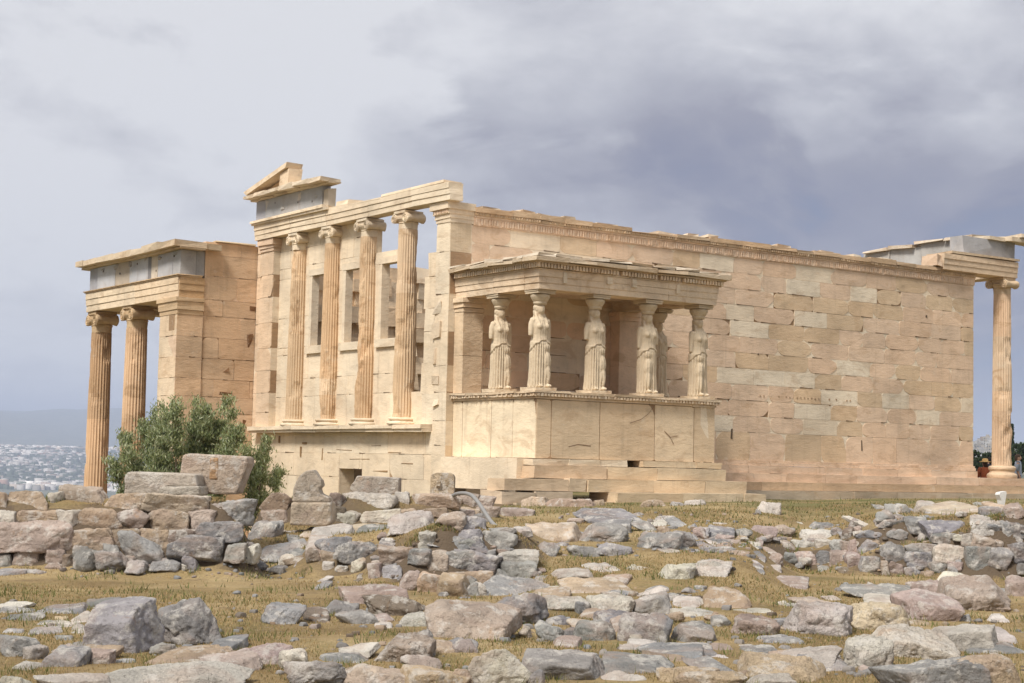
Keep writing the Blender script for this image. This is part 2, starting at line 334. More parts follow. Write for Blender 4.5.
def make_ground():
    fr = np.concatenate([np.linspace(-.5, -.36, 16)[:-1], np.linspace(-.36, .36, 520), np.linspace(.36, .5, 16)[1:]])
    rest = np.linspace(.5, 2*math.pi-.5, 60)[1:-1]; A = np.concatenate([fr, rest])
    r = np.concatenate([np.arange(1, 9, .5), np.arange(9, 42, .11), np.geomspace(42, 420, 60), np.geomspace(440, 26000, 70)])
    AA, RR = np.meshgrid(A, r); x = CAM[0]+RR*(np.sin(AA)*RT[0]+np.cos(AA)*HF[0]); y = CAM[1]+RR*(np.sin(AA)*RT[1]+np.cos(AA)*HF[1])
    z = ground(x, y); n = len(A); m = len(r)
    V = np.stack([x, y, z], -1).reshape(-1, 3); V = np.vstack([V, [[CAM[0], CAM[1], G0]]])
    i, j = np.meshgrid(np.arange(m-1), np.arange(n), indexing='ij'); j2 = (j+1) % n
    Fq = np.stack([i*n+j, i*n+j2, (i+1)*n+j2, (i+1)*n+j], -1).reshape(-1, 4)
    me = mesh_np('ground', V, Fq, True)
    g, t, p = base_mat('dry_turf', .95); tc = N(t, 'ShaderNodeTexCoord'); co = tc.outputs['Object']
    a = tnoise(t, co, .5, 6, .6); r1 = ramp(t, [(.35, (.20, .138, .062)), (.5, (.295, .212, .10)), (.66, (.385, .288, .15))]); t.links.new(a, r1.inputs[0]); c = r1.outputs[0]
    b = tnoise(t, co, .9, 7, .65); r2 = ramp(t, [(.53, 0.0), (.64, 1.0)]); t.links.new(b, r2.inputs[0]); c = mixc(t, 'MIX', M(t, 'MULTIPLY', r2.outputs[0], .6), c, (.18, .148, .055))
    d = tnoise(t, co, 1.7, 8, .7); r3 = ramp(t, [(.56, 0.0), (.64, 1.0)]); t.links.new(d, r3.inputs[0]); c = mixc(t, 'MIX', M(t, 'MULTIPLY', r3.outputs[0], .55), c, (.17, .115, .065))
    f = tnoise(t, co, 26, 6, .7); r4 = ramp(t, [(.3, .55), (.5, 1.0), (.7, 1.35)]); t.links.new(f, r4.inputs[0]); c = mixc(t, 'MULTIPLY', .8, c, r4.outputs[0])
    gr = tnoise(t, co, 7, 8, .75); r8 = ramp(t, [(.58, 0.0), (.66, 1.0)]); t.links.new(gr, r8.inputs[0]); c = mixc(t, 'MIX', M(t, 'MULTIPLY', r8.outputs[0], .5), c, (.33, .28, .21))
    sy_ = N(t, 'ShaderNodeVectorMath', operation='DOT_PRODUCT'); sy_.inputs[1].default_value = (.35, .937, 0); t.links.new(co, sy_.inputs[0])
    r9 = N(t, 'ShaderNodeMapRange'); r9.inputs[1].default_value = -12; r9.inputs[2].default_value = -5; t.links.new(sy_.outputs['Value'], r9.inputs[0]); g9 = tnoise(t, co, .8, 7, .7); r10 = ramp(t, [(.42, 0.0), (.55, 1.0)]); t.links.new(g9, r10.inputs[0])
    c = mixc(t, 'MIX', M(t, 'MULTIPLY', M(t, 'MULTIPLY', r9.outputs[0], r10.outputs[0]), .85), c, (.105, .115, .038))
    # steep banks are bare earth
    ge = N(t, 'ShaderNodeNewGeometry'); sp = N(t, 'ShaderNodeSeparateXYZ'); t.links.new(ge.outputs['True Normal'], sp.inputs[0]); r5 = ramp(t, [(.70, 1.0), (.93, 0.0)]); t.links.new(sp.outputs[2], r5.inputs[0])
    c = mixc(t, 'MIX', r5.outputs[0], c, (.125, .092, .062))
    # the distant plain and hills are scrub
    ln = N(t, 'ShaderNodeVectorMath', operation='LENGTH'); t.links.new(co, ln.inputs[0]); r6 = N(t, 'ShaderNodeMapRange'); r6.inputs[1].default_value = 120; r6.inputs[2].default_value = 400; t.links.new(ln.outputs['Value'], r6.inputs[0])
    k = tnoise(t, co, .012, 6, .7); r7 = ramp(t, [(.4, (.06, .075, .04)), (.6, (.16, .15, .10))]); t.links.new(k, r7.inputs[0]); c = mixc(t, 'MIX', r6.outputs[0], c, r7.outputs[0])
    t.links.new(c, p.inputs['Base Color']); bb = bump(t, p, f, .8, .05); bump(t, p, a, .3, .3, bb)
    o = link('ground', me, g); tag(o, kind='structure'); return o
make_ground()
#@@PART2
# ------------------------------------------------------------------ the temple
T = empty('ancient_temple', (0, 0, 0))
tag(T, 'large roofless marble temple ruin with Ionic columns and a porch of carved maidens', 'temple')
def vary(c, a=.10, rnd=random):
    k = 1+rnd.uniform(-a, a); h = rnd.uniform(-a, a)*.35
    return (c[0]*k*(1+h), c[1]*k, c[2]*k*(1-h))
def masonry(mb, O, u, n, a0, a1, zs, Lm, pick, openings=(), cut=.3, big=0.0, depth=.5, seed=1, gap=.006, darkp=.25, fill=PALE, proud=.004, offset=None):
    rd = random.Random(seed); u = np.array(u, float); n = np.array(n, float); O = np.array(O, float)
    P = lambda a, z, d: tuple(O+u*a+np.array([0, 0, z])+n*d)
    for ci, (z0, z1) in enumerate(zip(zs, zs[1:])):
        cuts = {a0, a1}; a = a0+Lm*((.5 if ci % 2 else 0.0)+rd.uniform(.3, .5))
        while a < a1-.3*Lm: cuts.add(a); a += Lm*rd.uniform(.75, 1.25)
        for (p, q, s, e) in openings:
            if s < z1-.01 and e > z0+.01: cuts |= {p, q}
        cs = sorted(c for c in cuts if a0 <= c <= a1)
        for x0, x1 in zip(cs, cs[1:]):
            if x1-x0 < .02: continue
            zl, zh = [z0], z1; skip = False; lo = z0
            for (p, q, s, e) in openings:
                if x0 > p-.01 and x1 < q+.01 and s < z1-.01 and e > z0+.01:
                    if s <= z0+.01 and e >= z1-.01: skip = True
                    elif s > z0+.01: zh = min(zh, s)
                    else: lo = max(lo, e)
            if skip or zh-lo < .03: continue
            col, pale = pick(rd, (x0+x1)/2, (lo+zh)/2)
            g = gap; h = zh-lo; w = x1-x0
            A0, A1, Z0, Z1 = x0+g, x1-g, lo+g, zh-g
            poly = []
            for (cx, cz, sx, sz_) in ((A0, Z0, 1, 1), (A1, Z0, -1, 1), (A1, Z1, -1, -1), (A0, Z1, 1, -1)):
                r = rd.random(); seg = []
                if r < big and not pale:
                    dx, dz = rd.uniform(.07, .30)*min(w, 1.2), rd.uniform(.18, .47)*h
                    k = rd.uniform(.18, .5)
                    seg = [(cx, cz+sz_*dz), (cx+sx*dx*k*.5, cz+sz_*dz*rd.uniform(.45, .8)), (cx+sx*dx*rd.uniform(.4, .7), cz+sz_*dz*.18), (cx+sx*dx, cz)]
                elif r < big+cut:
                    dx, dz = rd.uniform(.015, .10), rd.uniform(.01, .07); seg = [(cx, cz+sz_*dz), (cx+sx*dx, cz)]
                else: seg = [(cx, cz)]
                if sx*sz_ < 0: seg = seg[::-1]
                poly += seg
            d = proud*rd.uniform(-1, 1)
            k = len(poly); fr = [mb.pt(P(a_, z_, d)) for a_, z_ in poly]; bk = [mb.pt(P(a_, z_, -.055)) for a_, z_ in poly]
            mb.face(fr, col)
            for q in range(k): mb.face([fr[q], bk[q], bk[(q+1) % k], fr[(q+1) % k]], col)
            # backing of the cell: pale mending marble almost flush, or a dark open joint
            dk = rd.random() < darkp
            if dk and not big: bd, bc = -.05, (.16, .105, .06)
            elif dk: bd, bc = -.025, (.33, .215, .125)
            else: bd, bc = -.007, vary(fill, .06, rd)
            if big and rd.random() < .55:
                ga = rd.uniform(x0, x1-.2*w); gw = rd.uniform(.15, .5)*w; gh = rd.uniform(.010, .03)
                i = [mb.pt(P(a_, z_, d+.006)) for a_, z_ in ((ga, lo-gh*.4), (min(ga+gw, x1), lo), (min(ga+gw*.9, x1), lo+gh*.6), (ga+gw*.5, lo+gh*.5), (ga, lo+gh))]
                mb.face(i, (.15, .095, .055))
            i = [mb.pt(P(*t)) for t in ((x0, lo, bd), (x1, lo, bd), (x1, zh, bd), (x0, zh, bd), (x0, lo, -depth), (x1, lo, -depth), (x1, zh, -depth), (x0, zh, -depth))]
            for f in ((0, 1, 2, 3), (7, 6, 5, 4), (1, 0, 4, 5), (2, 1, 5, 6), (3, 2, 6, 7), (0, 3, 7, 4)): mb.face([i[q] for q in f], bc)

# ---- south wall
def pick_s(rd, a, z):
    r = rd.random()
    if z > .96 and r < .20: return vary(PALE, .07, rd), True
    if r < .42: return vary((.61, .455, .30), .06, rd), False
    return vary(OLD, .07, rd), False
zs = [0.0, .96]+[.96+.4745*k for k in range(1, 12)]
mb = MB(); masonry(mb, (0, 0, 0), (1, 0, 0), (0, -1, 0), 0.62, 20.99, zs, 1.36, pick_s, (), .25, .52, .32, 11, .006, .10)
masonry(mb, (20.99, .66, 0), (-1, 0, 0), (0, 1, 0), .02, 20.3, zs, 1.36, pick_s, (), .3, .1, .32, 12)
masonry(mb, (20.99, 0, 0), (0, 1, 0), (1, 0, 0), .02, .64, [0, .96, 1.9, 2.8, 3.8, 4.7, 5.7, 6.18], 2, pick_s, (), .3, 0, .3, 13)
for k in range(26):                                     # a row of small old dowel holes, their dark insides painted as proud brown bits
    x = 11.2+k*.155
    if random.random() < .75: zq = 2.05+random.uniform(-.012, .012); mb.box((x, -.010, zq), (x+.05, .02, zq+.05), vary((.36, .25, .16), .15), .006)
for (x, z, w, h) in ((15.6, .52, .05, .32), (10.05, .75, .05, .3), (18.6, 4.95, .07, .08), (11.1, 3.3, .05, .05)): mb.box((x, -.012, z), (x+w, .03, z+h), DARK, .012)
SW = mb.build('south_wall', M_WALL, T)
# carved band along the top of the wall, with its broken upper edge
mb = MB(); rd = random.Random(5); x = 0.70
while x < 21.0:
    w = min(rd.uniform(.7, 1.5), 21.02-x); tp = 6.66+rd.uniform(-.06, .03)
    if 4.0 < x < 9: tp -= rd.uniform(0, .10)
    if rd.random() < .12: tp -= .12
    y0 = -.03
    mb.box((x, y0, 6.18), (x+w-.006, .64, 6.40), vary(OLD, .1, rd), .006); mb.box((x, y0-.025, 6.40), (x+w-.006, .66, 6.44), vary(OLD, .1, rd), .006)
    mb.box((x, y0-.05, 6.44), (x+w-.006, .66, 6.53), vary((.52, .38, .24), .1, rd), .008)
    mb.box((x, y0-.085, 6.53), (x+w-.006, .68, max(tp, 6.55)), vary((.5, .36, .23), .12, rd), .016)
    if rd.random() < .7: q = x+rd.uniform(0, w*.5); mb.box((q, .0+rd.uniform(-.08, .05), tp-.01), (q+rd.uniform(.25, .8), .5, tp+rd.uniform(.03, .10)), vary((.55, .46, .35), .12, rd), .03)
    x += w
for k in range(236):                                    # palmettes and eggs
    x = .74+k*.0857
    if rd.random() < .85: mb.box((x, -.052, 6.21), (x+.05, -.028, 6.37), vary(OLD, .1, rd), .008)
    if rd.random() < .8: mb.box((x+.01, -.10, 6.455), (x+.055, -.078, 6.52), vary((.5, .36, .23), .1, rd), .008)
mb.build('carved_band', M_TRIM, SW)
mb = MB()                                               # moulded base of the south wall and the steps
for k in range(16):
    a, b = 5.9+k*.95, 5.9+(k+1)*.95-.006
    b = min(b, 21.0)
    mb.box((a, -.05, .06), (b, .02, .13), vary(OLD, .06), .004); mb.box((a, -.10, -.03), (b, .02, .06), vary(OLD, .06), .004)
mb.build('base_moulding', M_TRIM, SW)
def steps(name, runs, mat, parent):
    mb = MB(); rd = random.Random(len(runs)*7+3)
    for (x0, x1, y0, y1, z0, z1, Lm, c) in runs:
        x = x0
        while x < x1-.01:
            w = min(Lm*rd.uniform(.7, 1.3), x1-x)
            if x1-x-w < .3: w = x1-x
            mb.box((x+.004, y0+rd.uniform(-.008, .008), z0), (x+w-.004, y1, z1), vary(c, .08, rd), .01); x += w
    return mb.build(name, mat, parent, noise=.012, freq=2.5)
steps('stepped_base', [(6.0, 20.98, -.20, .3, -.25, -.034, 1.4, OLD), (6.0, 23.3, -.42, .3, -.50, -.254, 1.9, OLD), (6.0, 23.5, -.72, .3, -.75, -.504, 2.2, (.52, .37, .235)), (6.0, 23.8, -.92, .3, -1.2, -.754, 1.6, (.46, .37, .27)),
                       (21.0, 23.5, .302, 12, -.75, -.254, 3, OLD), (21.0, 23.9, .302, 12, -1.5, -.754, 3, OLD)], M_WALL, T)

# ---- Ionic columns
def fluted(mb, c, r0, r1, z0, z1, n=24, col=OLD, seed=0, drums=4, chip=.02, cols=None):
    per = 5; K = n*per; offs = [0, -.055, -.085, -.085, -.055]; rd = random.Random(seed)
    zz = [z0+(z1-z0)*k/44 for k in range(45)]; rings = []; ph = rd.random()*9
    br = sorted(rd.uniform(.12, .9) for _ in range(drums-1)); dr = [rd.uniform(-.012, .012) for _ in range(drums)]
    arr = []
    for z in zz:
        t = (z-z0)/(z1-z0); r = r0+(r1-r0)*t+.012*math.sin(math.pi*t)*r0; d = sum(t > b for b in br); r *= 1+dr[d]
        if t > .97: fl = .35
        elif t < .02: fl = .3
        else: fl = 1.0
        th = np.arange(K)*2*math.pi/K; rr = r*(1+fl*np.tile(offs, n))
        arr.append(np.stack([c[0]+rr*np.cos(th), c[1]+rr*np.sin(th), np.full(K, z)], -1))
    A = np.array(arr); N3 = fbm(A*np.array([2.2, 2.2, 1.4])+ph, 4); ctr = np.array([c[0], c[1], 0])
    dmg = np.clip(N3-.12, 0, 1)*chip*6
    dirs = A-ctr; dirs[..., 2] = 0; dirs /= np.linalg.norm(dirs, axis=-1, keepdims=True)+1e-9
    A = A-dirs*dmg[..., None]
    ids = [[mb.pt(tuple(p)) for p in ring] for ring in A]
    dc = [vary(rd.choice(cols or [col]), .08, rd) for _ in range(drums)]
    for k, (a, b) in enumerate(zip(ids, ids[1:])):
        d = sum((k+.5)/44 > q for q in br)
        for j in range(K): mb.face([a[j], a[(j+1) % K], b[(j+1) % K], b[j]], dc[d])
    mb.face(ids[0][::-1], col); mb.face(ids[-1], col)
def ionic_capital(mb, c, r, z0, z1, front, col, corner=None, chip=0.0):
    """front: unit vector (in plan) that the volutes face; scroll rolls run along it"""
    h = z1-z0; f = np.array([*front, 0.0]); s = np.array([-f[1], f[0], 0.0]); C = np.array([c[0], c[1], 0.0])
    mb.lathe([(r*.98, z0), (r*1.0, z0+h*.30), (r*1.07, z0+h*.34), (r*1.0, z0+h*.38), (r*1.05, z0+h*.42), (r*1.22, z0+h*.55), (r*1.24, z0+h*.62)], (c[0], c[1], 0), 28, vary(col, .05))
    w = r*1.10; vr = h*.265; zc = z0+h*.60
    def slab(a0, a1, b0, b1, zA, zB, cc):
        i = []
        for z in (zA, zB):
            for (a, b) in ((a0, b0), (a1, b0), (a1, b1), (a0, b1)): i.append(mb.pt(tuple(C+s*a+f*b+np.array([0, 0, z]))))
        for q in ((0, 3, 2, 1), (4, 5, 6, 7), (0, 1, 5, 4), (1, 2, 6, 5), (2, 3, 7, 6), (3, 0, 4, 7)): mb.face([i[k] for k in q], cc)
    slab(-w, w, -r*.98, r*.98, z0+h*.64, z0+h*.86, vary(col, .05)); slab(-w*.98, w*.98, -r*1.12, r*1.12, z0+h*.87, z1, vary(col, .05))
    for sg in (-1, 1):
        K = 20; prof = [(-1.12, 1.0), (-.95, 1.0), (-.4, .74), (0, .70), (.4, .74), (.95, 1.0), (1.12, 1.0)]; rings = []
        for (b, k) in prof:
            rings.append([mb.pt(tuple(C+s*(sg*w+vr*k*math.cos(2*math.pi*j/K))+f*(b*r)+np.array([0, 0, zc+vr*k*math.sin(2*math.pi*j/K)]))) for j in range(K)])
        for a, b in zip(rings, rings[1:]):
            for j in range(K): mb.face([a[j], a[(j+1) % K], b[(j+1) % K], b[j]], col)
        mb.face(rings[0], col); mb.face(rings[-1], col)
        for e in (-1.14, 1.14):                        # the raised spiral and its eye
            pts = []
            for q in range(30):
                t = q/29*2.35*2*math.pi; rr = vr*.93*(1-q/29*.80)
                pts.append(C+s*(sg*(w+rr*math.cos(t+math.pi/2)*1.0))+f*(e*r)+np.array([0, 0, zc+rr*math.sin(t+math.pi/2)]))
            mb.tube(pts, vr*.10, col, 5); 
def attic_base(mb, c, r, z0, z1, col):
    h = z1-z0; mb.lathe([(r*1.42, z0), (r*1.46, z0+h*.12), (r*1.46, z0+h*.26), (r*1.38, z0+h*.36), (r*1.22, z0+h*.44), (r*1.17, z0+h*.55), (r*1.22, z0+h*.64), (r*1.30, z0+h*.72), (r*1.31, z0+h*.86), (r*1.22, z0+h*.96), (r*1.06, z1)], (c[0], c[1], 0), 32, col)
def column(c, r0, r1, z0, z1, front, capf=.62, basef=.32, seed=0, cols=(OLD,), ccol=OLD, n=24, bcol=None):
    mb = MB(); fluted(mb, c, r0, r1, z0+basef, z1-capf, n, cols[0], seed, 4, .03, list(cols)); o = mb.build('column', M_COL, T)
    mb = MB(); ionic_capital(mb, c, r1*1.0, z1-capf, z1, front, ccol); mb.build('capital', M_TRIM, o, noise=.028, freq=5)
    mb = MB(); attic_base(mb, c, r0, z0, z0+basef, vary(bcol or cols[0], .05)); mb.build('base', M_TRIM, o, noise=.01, freq=5)
    return o
WCOL = [(.60, .43, .27), (.64, .475, .315), (.57, .40, .245)]
for i in range(4): column((.06, 2.258+2.076*i), .315, .265, .86, 6.72, (-1, 0), .50, .19, 20+i, WCOL, CREAM, 24, CREAM)

# ---- west front
def pick_c(rd, a, z):
    return (vary(CREAM, .05, rd), True) if rd.random() < .55 else (vary((.70, .575, .42), .07, rd), False)
mb = MB()
masonry(mb, (0, 11.2, 0), (0, -1, 0), (-1, 0, 0), 0, 11.2+.0, [-3.3, -1.9, -.62, .06, .66], 1.7, pick_c, [(5.6, 6.9, -1.9, -.38)], .3, .08, .5, 31, .006, .3, CREAM)
for (y, z, w, h) in ((7.6, .32, .28, .05), (7.9, -.05, .08, .3), (9.3, .35, .12, .22), (6.6, -.15, .06, .35), (3.3, .28, .5, .012), (4.9, .15, .9, .012), (2.2, .1, .7, .012), (3.9, -.1, 1.1, .012), (2.9, -.42, .8, .012), (1.6, -.2, .6, .012)):
    mb.box((-.012, y, z), (.03, y+w, z+h), (.27, .165, .08), .012)
mb.box((1.6, 3.9, -2.6), (1.9, 6.2, .2), (.5, .4, .28))
WW = mb.build('west_basement_wall', M_CREAM, T, noise=.008, freq=2)
mb = MB()                                              # moulded ledge under the columns
for k in range(7):
    a, b = .72+k*1.455, .72+(k+1)*1.455-.008
    mb.box((-.30, a, .66), (.3, b, .74), vary(CREAM, .05), .006); mb.box((-.36, a, .74), (.3, b, .855), vary(CREAM, .05), .008)
mb.build('ledge', M_CREAM, WW, noise=.02, freq=3)
# wall between the columns with three window openings
mb = MB(); zc = [.855, 1.76, 2.3, 3.05, 3.28, 4.2, 5.42, 5.75, 6.3, 6.742]
ops = [(11.2-7.76, 11.2-6.8, 3.28, 5.42), (11.2-5.72, 11.2-4.7, 3.28, 5.42), (11.2-3.66, 11.2-2.7, 3.28, 5.42), (11.2-4.1, 11.2-.9, 5.75, 6.8), (11.2-2.45, 11.2-.9, 1.76, 5.8)]
masonry(mb, (.13, 11.2, 0), (0, -1, 0), (-1, 0, 0), 1.1, 10.3, zc, 1.0, pick_c, ops, .3, .05, .20, 33, .005, .2, CREAM)
UW = mb.build('west_upper_wall', M_CREAM, T, noise=.01, freq=2)
for y0, y1 in ((6.8, 7.76), (4.7, 5.72), (2.7, 3.66)):
    mb = MB(); c = vary((.66, .55, .41), .05)
    for (a, b) in ((y0-.14, y0+.02), (y1-.02, y1+.14)): mb.box((.085, a, 3.28), (.33, b, 5.42), c, .006)
    mb.box((.08, y0-.2, 5.40), (.34, y1+.2, 5.58), c, .008); mb.box((.05, y0-.25, 3.04), (.36, y1+.25, 3.275), vary((.68, .56, .41), .05), .01)
    mb.build('window_frame', M_CREAM, UW)
# antae at both ends
def pick_o(rd, a, z): return vary((.66, .50, .35), .07, rd), False
mb = MB(); masonry(mb, (-.10, 10.85, 0), (0, -1, 0), (-1, 0, 0), 0, .90, [.66, 1.3, 1.9, 2.6, 3.3, 4.1, 4.9, 5.6, 6.35], 1.6, pick_o, (), .35, .1, .7, 41, .006, .6, PALE)
for z, d in ((6.35, .03), (6.45, .06), (6.55, .10)): mb.box((-.10-d, 9.95-d, z), (.6, 10.85+d*.5, z+.10 if z < 6.5 else 6.735), vary(OLD, .06), .01)
masonry(mb, (.06, 11.38, 0), (0, -1, 0), (-1, 0, 0), 0, .53, [-3, .7, 1.9, 2.6, 3.3, 4.1, 4.9, 5.6, 6.35, 6.73], 1.6, pick_o, (), .4, .2, .7, 43, .01, .6, PALE)
mb.build('corner_pilaster', M_WALL, T, noise=.01, freq=3)
mb = MB(); masonry(mb, (-.02, .66, 0), (0, -1, 0), (-1, 0, 0), 0, .66, [-1.3, -.5, .3, .95, 1.7, 2.4, 3.3, 4.3, 5.42, 6.2], 1.6, pick_c, (), .3, .1, .68, 42, .005, .3, CREAM)
masonry(mb, (-.02, 0, 0), (1, 0, 0), (0, -1, 0), 0, .66, [-.5, .3, .95, 1.7, 2.4, 3.3, 4.3, 5.42, 6.2], 1.6, lambda r, a, z: (vary((.60, .47, .32), .06, r), True), (), .3, .1, .05, 44, .005, .0, CREAM)
for z, d in ((6.2, .02), (6.3, .05), (6.42, .09), (6.55, .15)): mb.box((-.02-d, -d*.6, z), (.72, .66+d, z+.13 if z < 6.5 else 6.74), vary((.68, .55, .40), .06), .008)
for k in range(9): mb.box((-.135, .0+k*.075, 6.44), (-.11, .045+k*.075, 6.53), vary(OLD, .1), .006)
# rebuilt, broken return of the wall beside the corner pilaster
rd = random.Random(3); z = -1.3
while z < 5.3:
    h = rd.uniform(.5, 1.0); w = .62 if z < 4.6 else .42
    mb.box((.02, .664, z+.004), (.62, .664+w+rd.uniform(-.08, .05), min(z+h-.004, 5.45)), vary(CREAM, .07, rd), .02); z += h
for k in range(7):
    z = 1.2+k*.62+rd.uniform(-.2, .2); mb.box((-.035, .30+.25*rd.random(), z), (.1, .62+.1*rd.random(), z+rd.uniform(.15, .45)), vary((.64, .52, .38), .1, rd), .05)
mb.build('corner_pilaster', M_CREAM, T, noise=.015, freq=3)
# architrave, frieze, cornice and the broken gable
def fascia(mb, ax, a0, a1, face, sgn, z0, z1, back, col, Lm=2.2, seed=0, j=.006):
    """three stepped bands along axis ax ('x' or 'y'); face coordinate of the lowest band, sgn outward"""
    rd = random.Random(seed); a = a0
    while a < a1-.01:
        w = min(Lm*rd.uniform(.8, 1.2), a1-a)
        if a1-a-w < .5: w = a1-a
        c = vary(col, .06, rd)
        for k in range(3):
            zA, zB = z0+(z1-z0)*k/3+(.002 if k else 0), z0+(z1-z0)*(k+1)/3; f = face+sgn*.022*k
            lo, hi = sorted((f, back))
            if ax == 'y': mb.box((lo, a+.003, zA), (hi, a+w-.003, zB), c, j)
            else: mb.box((a+.003, lo, zA), (a+w-.003, hi, zB), c, j)
        a += w
mb = MB(); fascia(mb, 'y', -.26, 11.02, -.24, -1, 6.745, 7.20, .18, CREAM, 2.07, 51); mb.box((-.29, .02, 7.203), (.34, 3.2, 7.27), vary(CREAM), .02); mb.box((-.29, 3.25, 7.203), (.34, 6.5, 7.24), vary(CREAM), .03)
A = mb.build('architrave', M_CREAM, T, noise=.03, freq=2.6)
mb = MB(); mb.box((-.36, 6.2, 7.205), (.34, 11.06, 7.28), vary(CREAM), .012); mb.box((-.40, 6.4, 7.283), (.34, 11.08, 7.35), vary(CREAM), .02); mb.box((-.2, 5.2, 7.243), (.3, 5.85, 7.40), vary(CREAM), .03)
mb.build('crown_moulding', M_TRIM, A, noise=.02, freq=4)
mb = MB()
for a, b, c in ((6.72, 8.15, BLUE), (8.16, 9.3, (.40, .39, .38)), (9.31, 10.4, BLUE), (10.41, 11.02, (.33, .33, .355))): mb.box((-.22, a, 7.353), (.06, b, 7.98), vary(c, .06), .006)
mb.box((-.18, 6.36, 7.353), (.05, 6.70, 7.85), vary((.5, .42, .32)), .05)
for k in range(3): q = 7.1+k*1.35+random.uniform(-.3, .3); z = random.choice((7.55, 7.62, 7.78)); mb.box((-.225, q, z), (-.2, q+.045, z+.05), (.10, .09, .08))
for k in range(4): q = 7.0+k*1.05; mb.box((-.226, q, 7.36+.35*random.random()), (-.2, q+random.uniform(.1, .25), 7.5+.45*random.random()), vary((.47, .44, .40), .1), .04)
FR = mb.build('frieze', M_BLUE, T, noise=.015, freq=2.5)
mb = MB(); rd = random.Random(9)
for a, b in ((6.12, 6.9), (6.91, 7.9), (7.91, 8.8), (8.81, 9.7), (9.71, 10.5), (10.51, 11.25)):
    c = vary((.64, .52, .38), .08, rd); mb.box((-.34, a, 7.985), (.08, b, 8.04), c, .02); mb.box((-.60, a, 8.043), (.02, b, 8.17+rd.uniform(-.04, .03)), c, .03)
G = mb.build('cornice', M_TRIM, T, noise=.03, freq=3)
mb = MB()
C1 = (.70, .56, .40)
mb.m = Matrix.Translation((-.58, 0, 0)); mb.prism([(-11.1, 8.16), (-8.45, 8.70), (-8.38, 8.88), (-11.25, 8.27)], (0, -1, 0), (0, 0, 1), (-1, 0, 0), .55, C1, vary(C1))
mb.m = Matrix.Translation((-.50, 0, 0)); mb.prism([(-8.95, 8.175), (-8.40, 8.175), (-8.36, 8.69), (-8.9, 8.585)], (0, -1, 0), (0, 0, 1), (-1, 0, 0), .45, vary(C1), vary(C1))
mb.m = Matrix.Translation((-.22, 0, 0)); mb.prism([(-10.7, 8.175), (-8.96, 8.175), (-8.96, 8.58), (-9.1, 8.55)], (0, -1, 0), (0, 0, 1), (-1, 0, 0), .4, (.52, .36, .21))
mb.m = None
mb.build('gable_fragment', M_TRIM, T, noise=.035, freq=3)
# inner face of the north wall, seen through the windows, its foot, and the wall across
def pick_n(rd, a, z): return vary(rd.choice([(.64, .50, .35), (.56, .43, .30), (.68, .54, .39), (.60, .46, .31)]), .12, rd), False
mb = MB(); masonry(mb, (20.9, 10.72, 0), (-1, 0, 0), (0, -1, 0), 0, 20.4, [-3, -1.5, -.5]+[.0+.5*k for k in range(0, 13)], 1.2, pick_n, [(0, 11.5, 3.6, 9), (11.5, 13.2, 6.0, 9), (18.7, 20.5, 5.4, 9)], .5, .35, .6, 61, .02, .6, (.40, .30, .2), .05)
rd = random.Random(66)
for k in range(12):
    z = .3+k*.5; x = 1.5
    while x < 8.5:
        w = rd.uniform(.7, 1.6); mb.box((x-.05, 10.1+rd.uniform(-.12, .3), z-.03), (x+w+.05, 10.7, z+rd.uniform(.46, .53)), vary((.70, .55, .385), .14, rd), .06); x += w
mb.build('north_wall', M_WALL, T, noise=.03, freq=2)

# ---- porch of the maidens
px0, px1, py0 = .197, 6.05, -3.713
mb = MB()
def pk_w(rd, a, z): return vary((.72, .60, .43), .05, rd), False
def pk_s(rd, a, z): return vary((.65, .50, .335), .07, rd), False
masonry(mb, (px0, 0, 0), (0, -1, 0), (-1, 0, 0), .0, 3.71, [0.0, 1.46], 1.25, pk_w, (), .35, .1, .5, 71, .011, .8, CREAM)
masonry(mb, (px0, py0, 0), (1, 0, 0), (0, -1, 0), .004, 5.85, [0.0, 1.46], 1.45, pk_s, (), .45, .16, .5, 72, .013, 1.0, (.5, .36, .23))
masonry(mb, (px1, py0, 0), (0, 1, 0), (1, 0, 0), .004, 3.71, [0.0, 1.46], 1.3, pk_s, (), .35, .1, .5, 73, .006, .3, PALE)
mb.box((px0+.5, py0+.5, 0), (px1-.5, -.02, 1.45), OLD)
for pts in ([(3.15, .95), (3.5, 1.05), (3.75, 1.2), (3.95, 1.42)], [(4.3, .78), (4.5, .62), (4.62, .45)], [(4.5, .62), (4.75, .66)], [(1.2, .3), (1.5, .36), (1.9, .33)]):
    for (xa, za), (xb, zb) in zip(pts, pts[1:]): i = [mb.pt((x, py0-.009, z)) for x, z in ((xa, za), (xb, zb), (xb+.01, zb+.022), (xa+.004, za+.02))]; mb.face(i, (.22, .14, .085))
PD = mb.build('porch_podium', M_WALL, T, noise=.008, freq=2)
def ring_trim(mb, out, z0, z1, col, j=.006, Lm=1.3, rd=random.Random(4), gapw=.004, y1=-.0):
    """a band round the three free sides of the porch, standing `out` proud of its faces"""
    for side in range(3):
        a0, a1 = ((py0-out, y1), (px0-out, px1+out), (py0-out, y1))[side]; a = a0
        while a < a1-.01:
            w = min(Lm*rd.uniform(.7, 1.2), a1-a)
            if a1-a-w < .4: w = a1-a
            dz = rd.uniform(-.004, .004); c = vary(col, .07, rd)
            if side == 0: mb.box((px0-out, a+.002+(.61 if a == a0 else 0), z0), (px0+.6, a+w-gapw, z1+dz), c, j)
            elif side == 1: mb.box((a+.002, py0-out, z0), (a+w-gapw, py0+.6, z1+dz), c, j)
            else: mb.box((px1-.6, a+.002+(.61 if a == a0 else 0), z0), (px1+out, a+w-gapw, z1+dz), c, j)
            a += w
mb = MB(); PC = (.66, .52, .37)
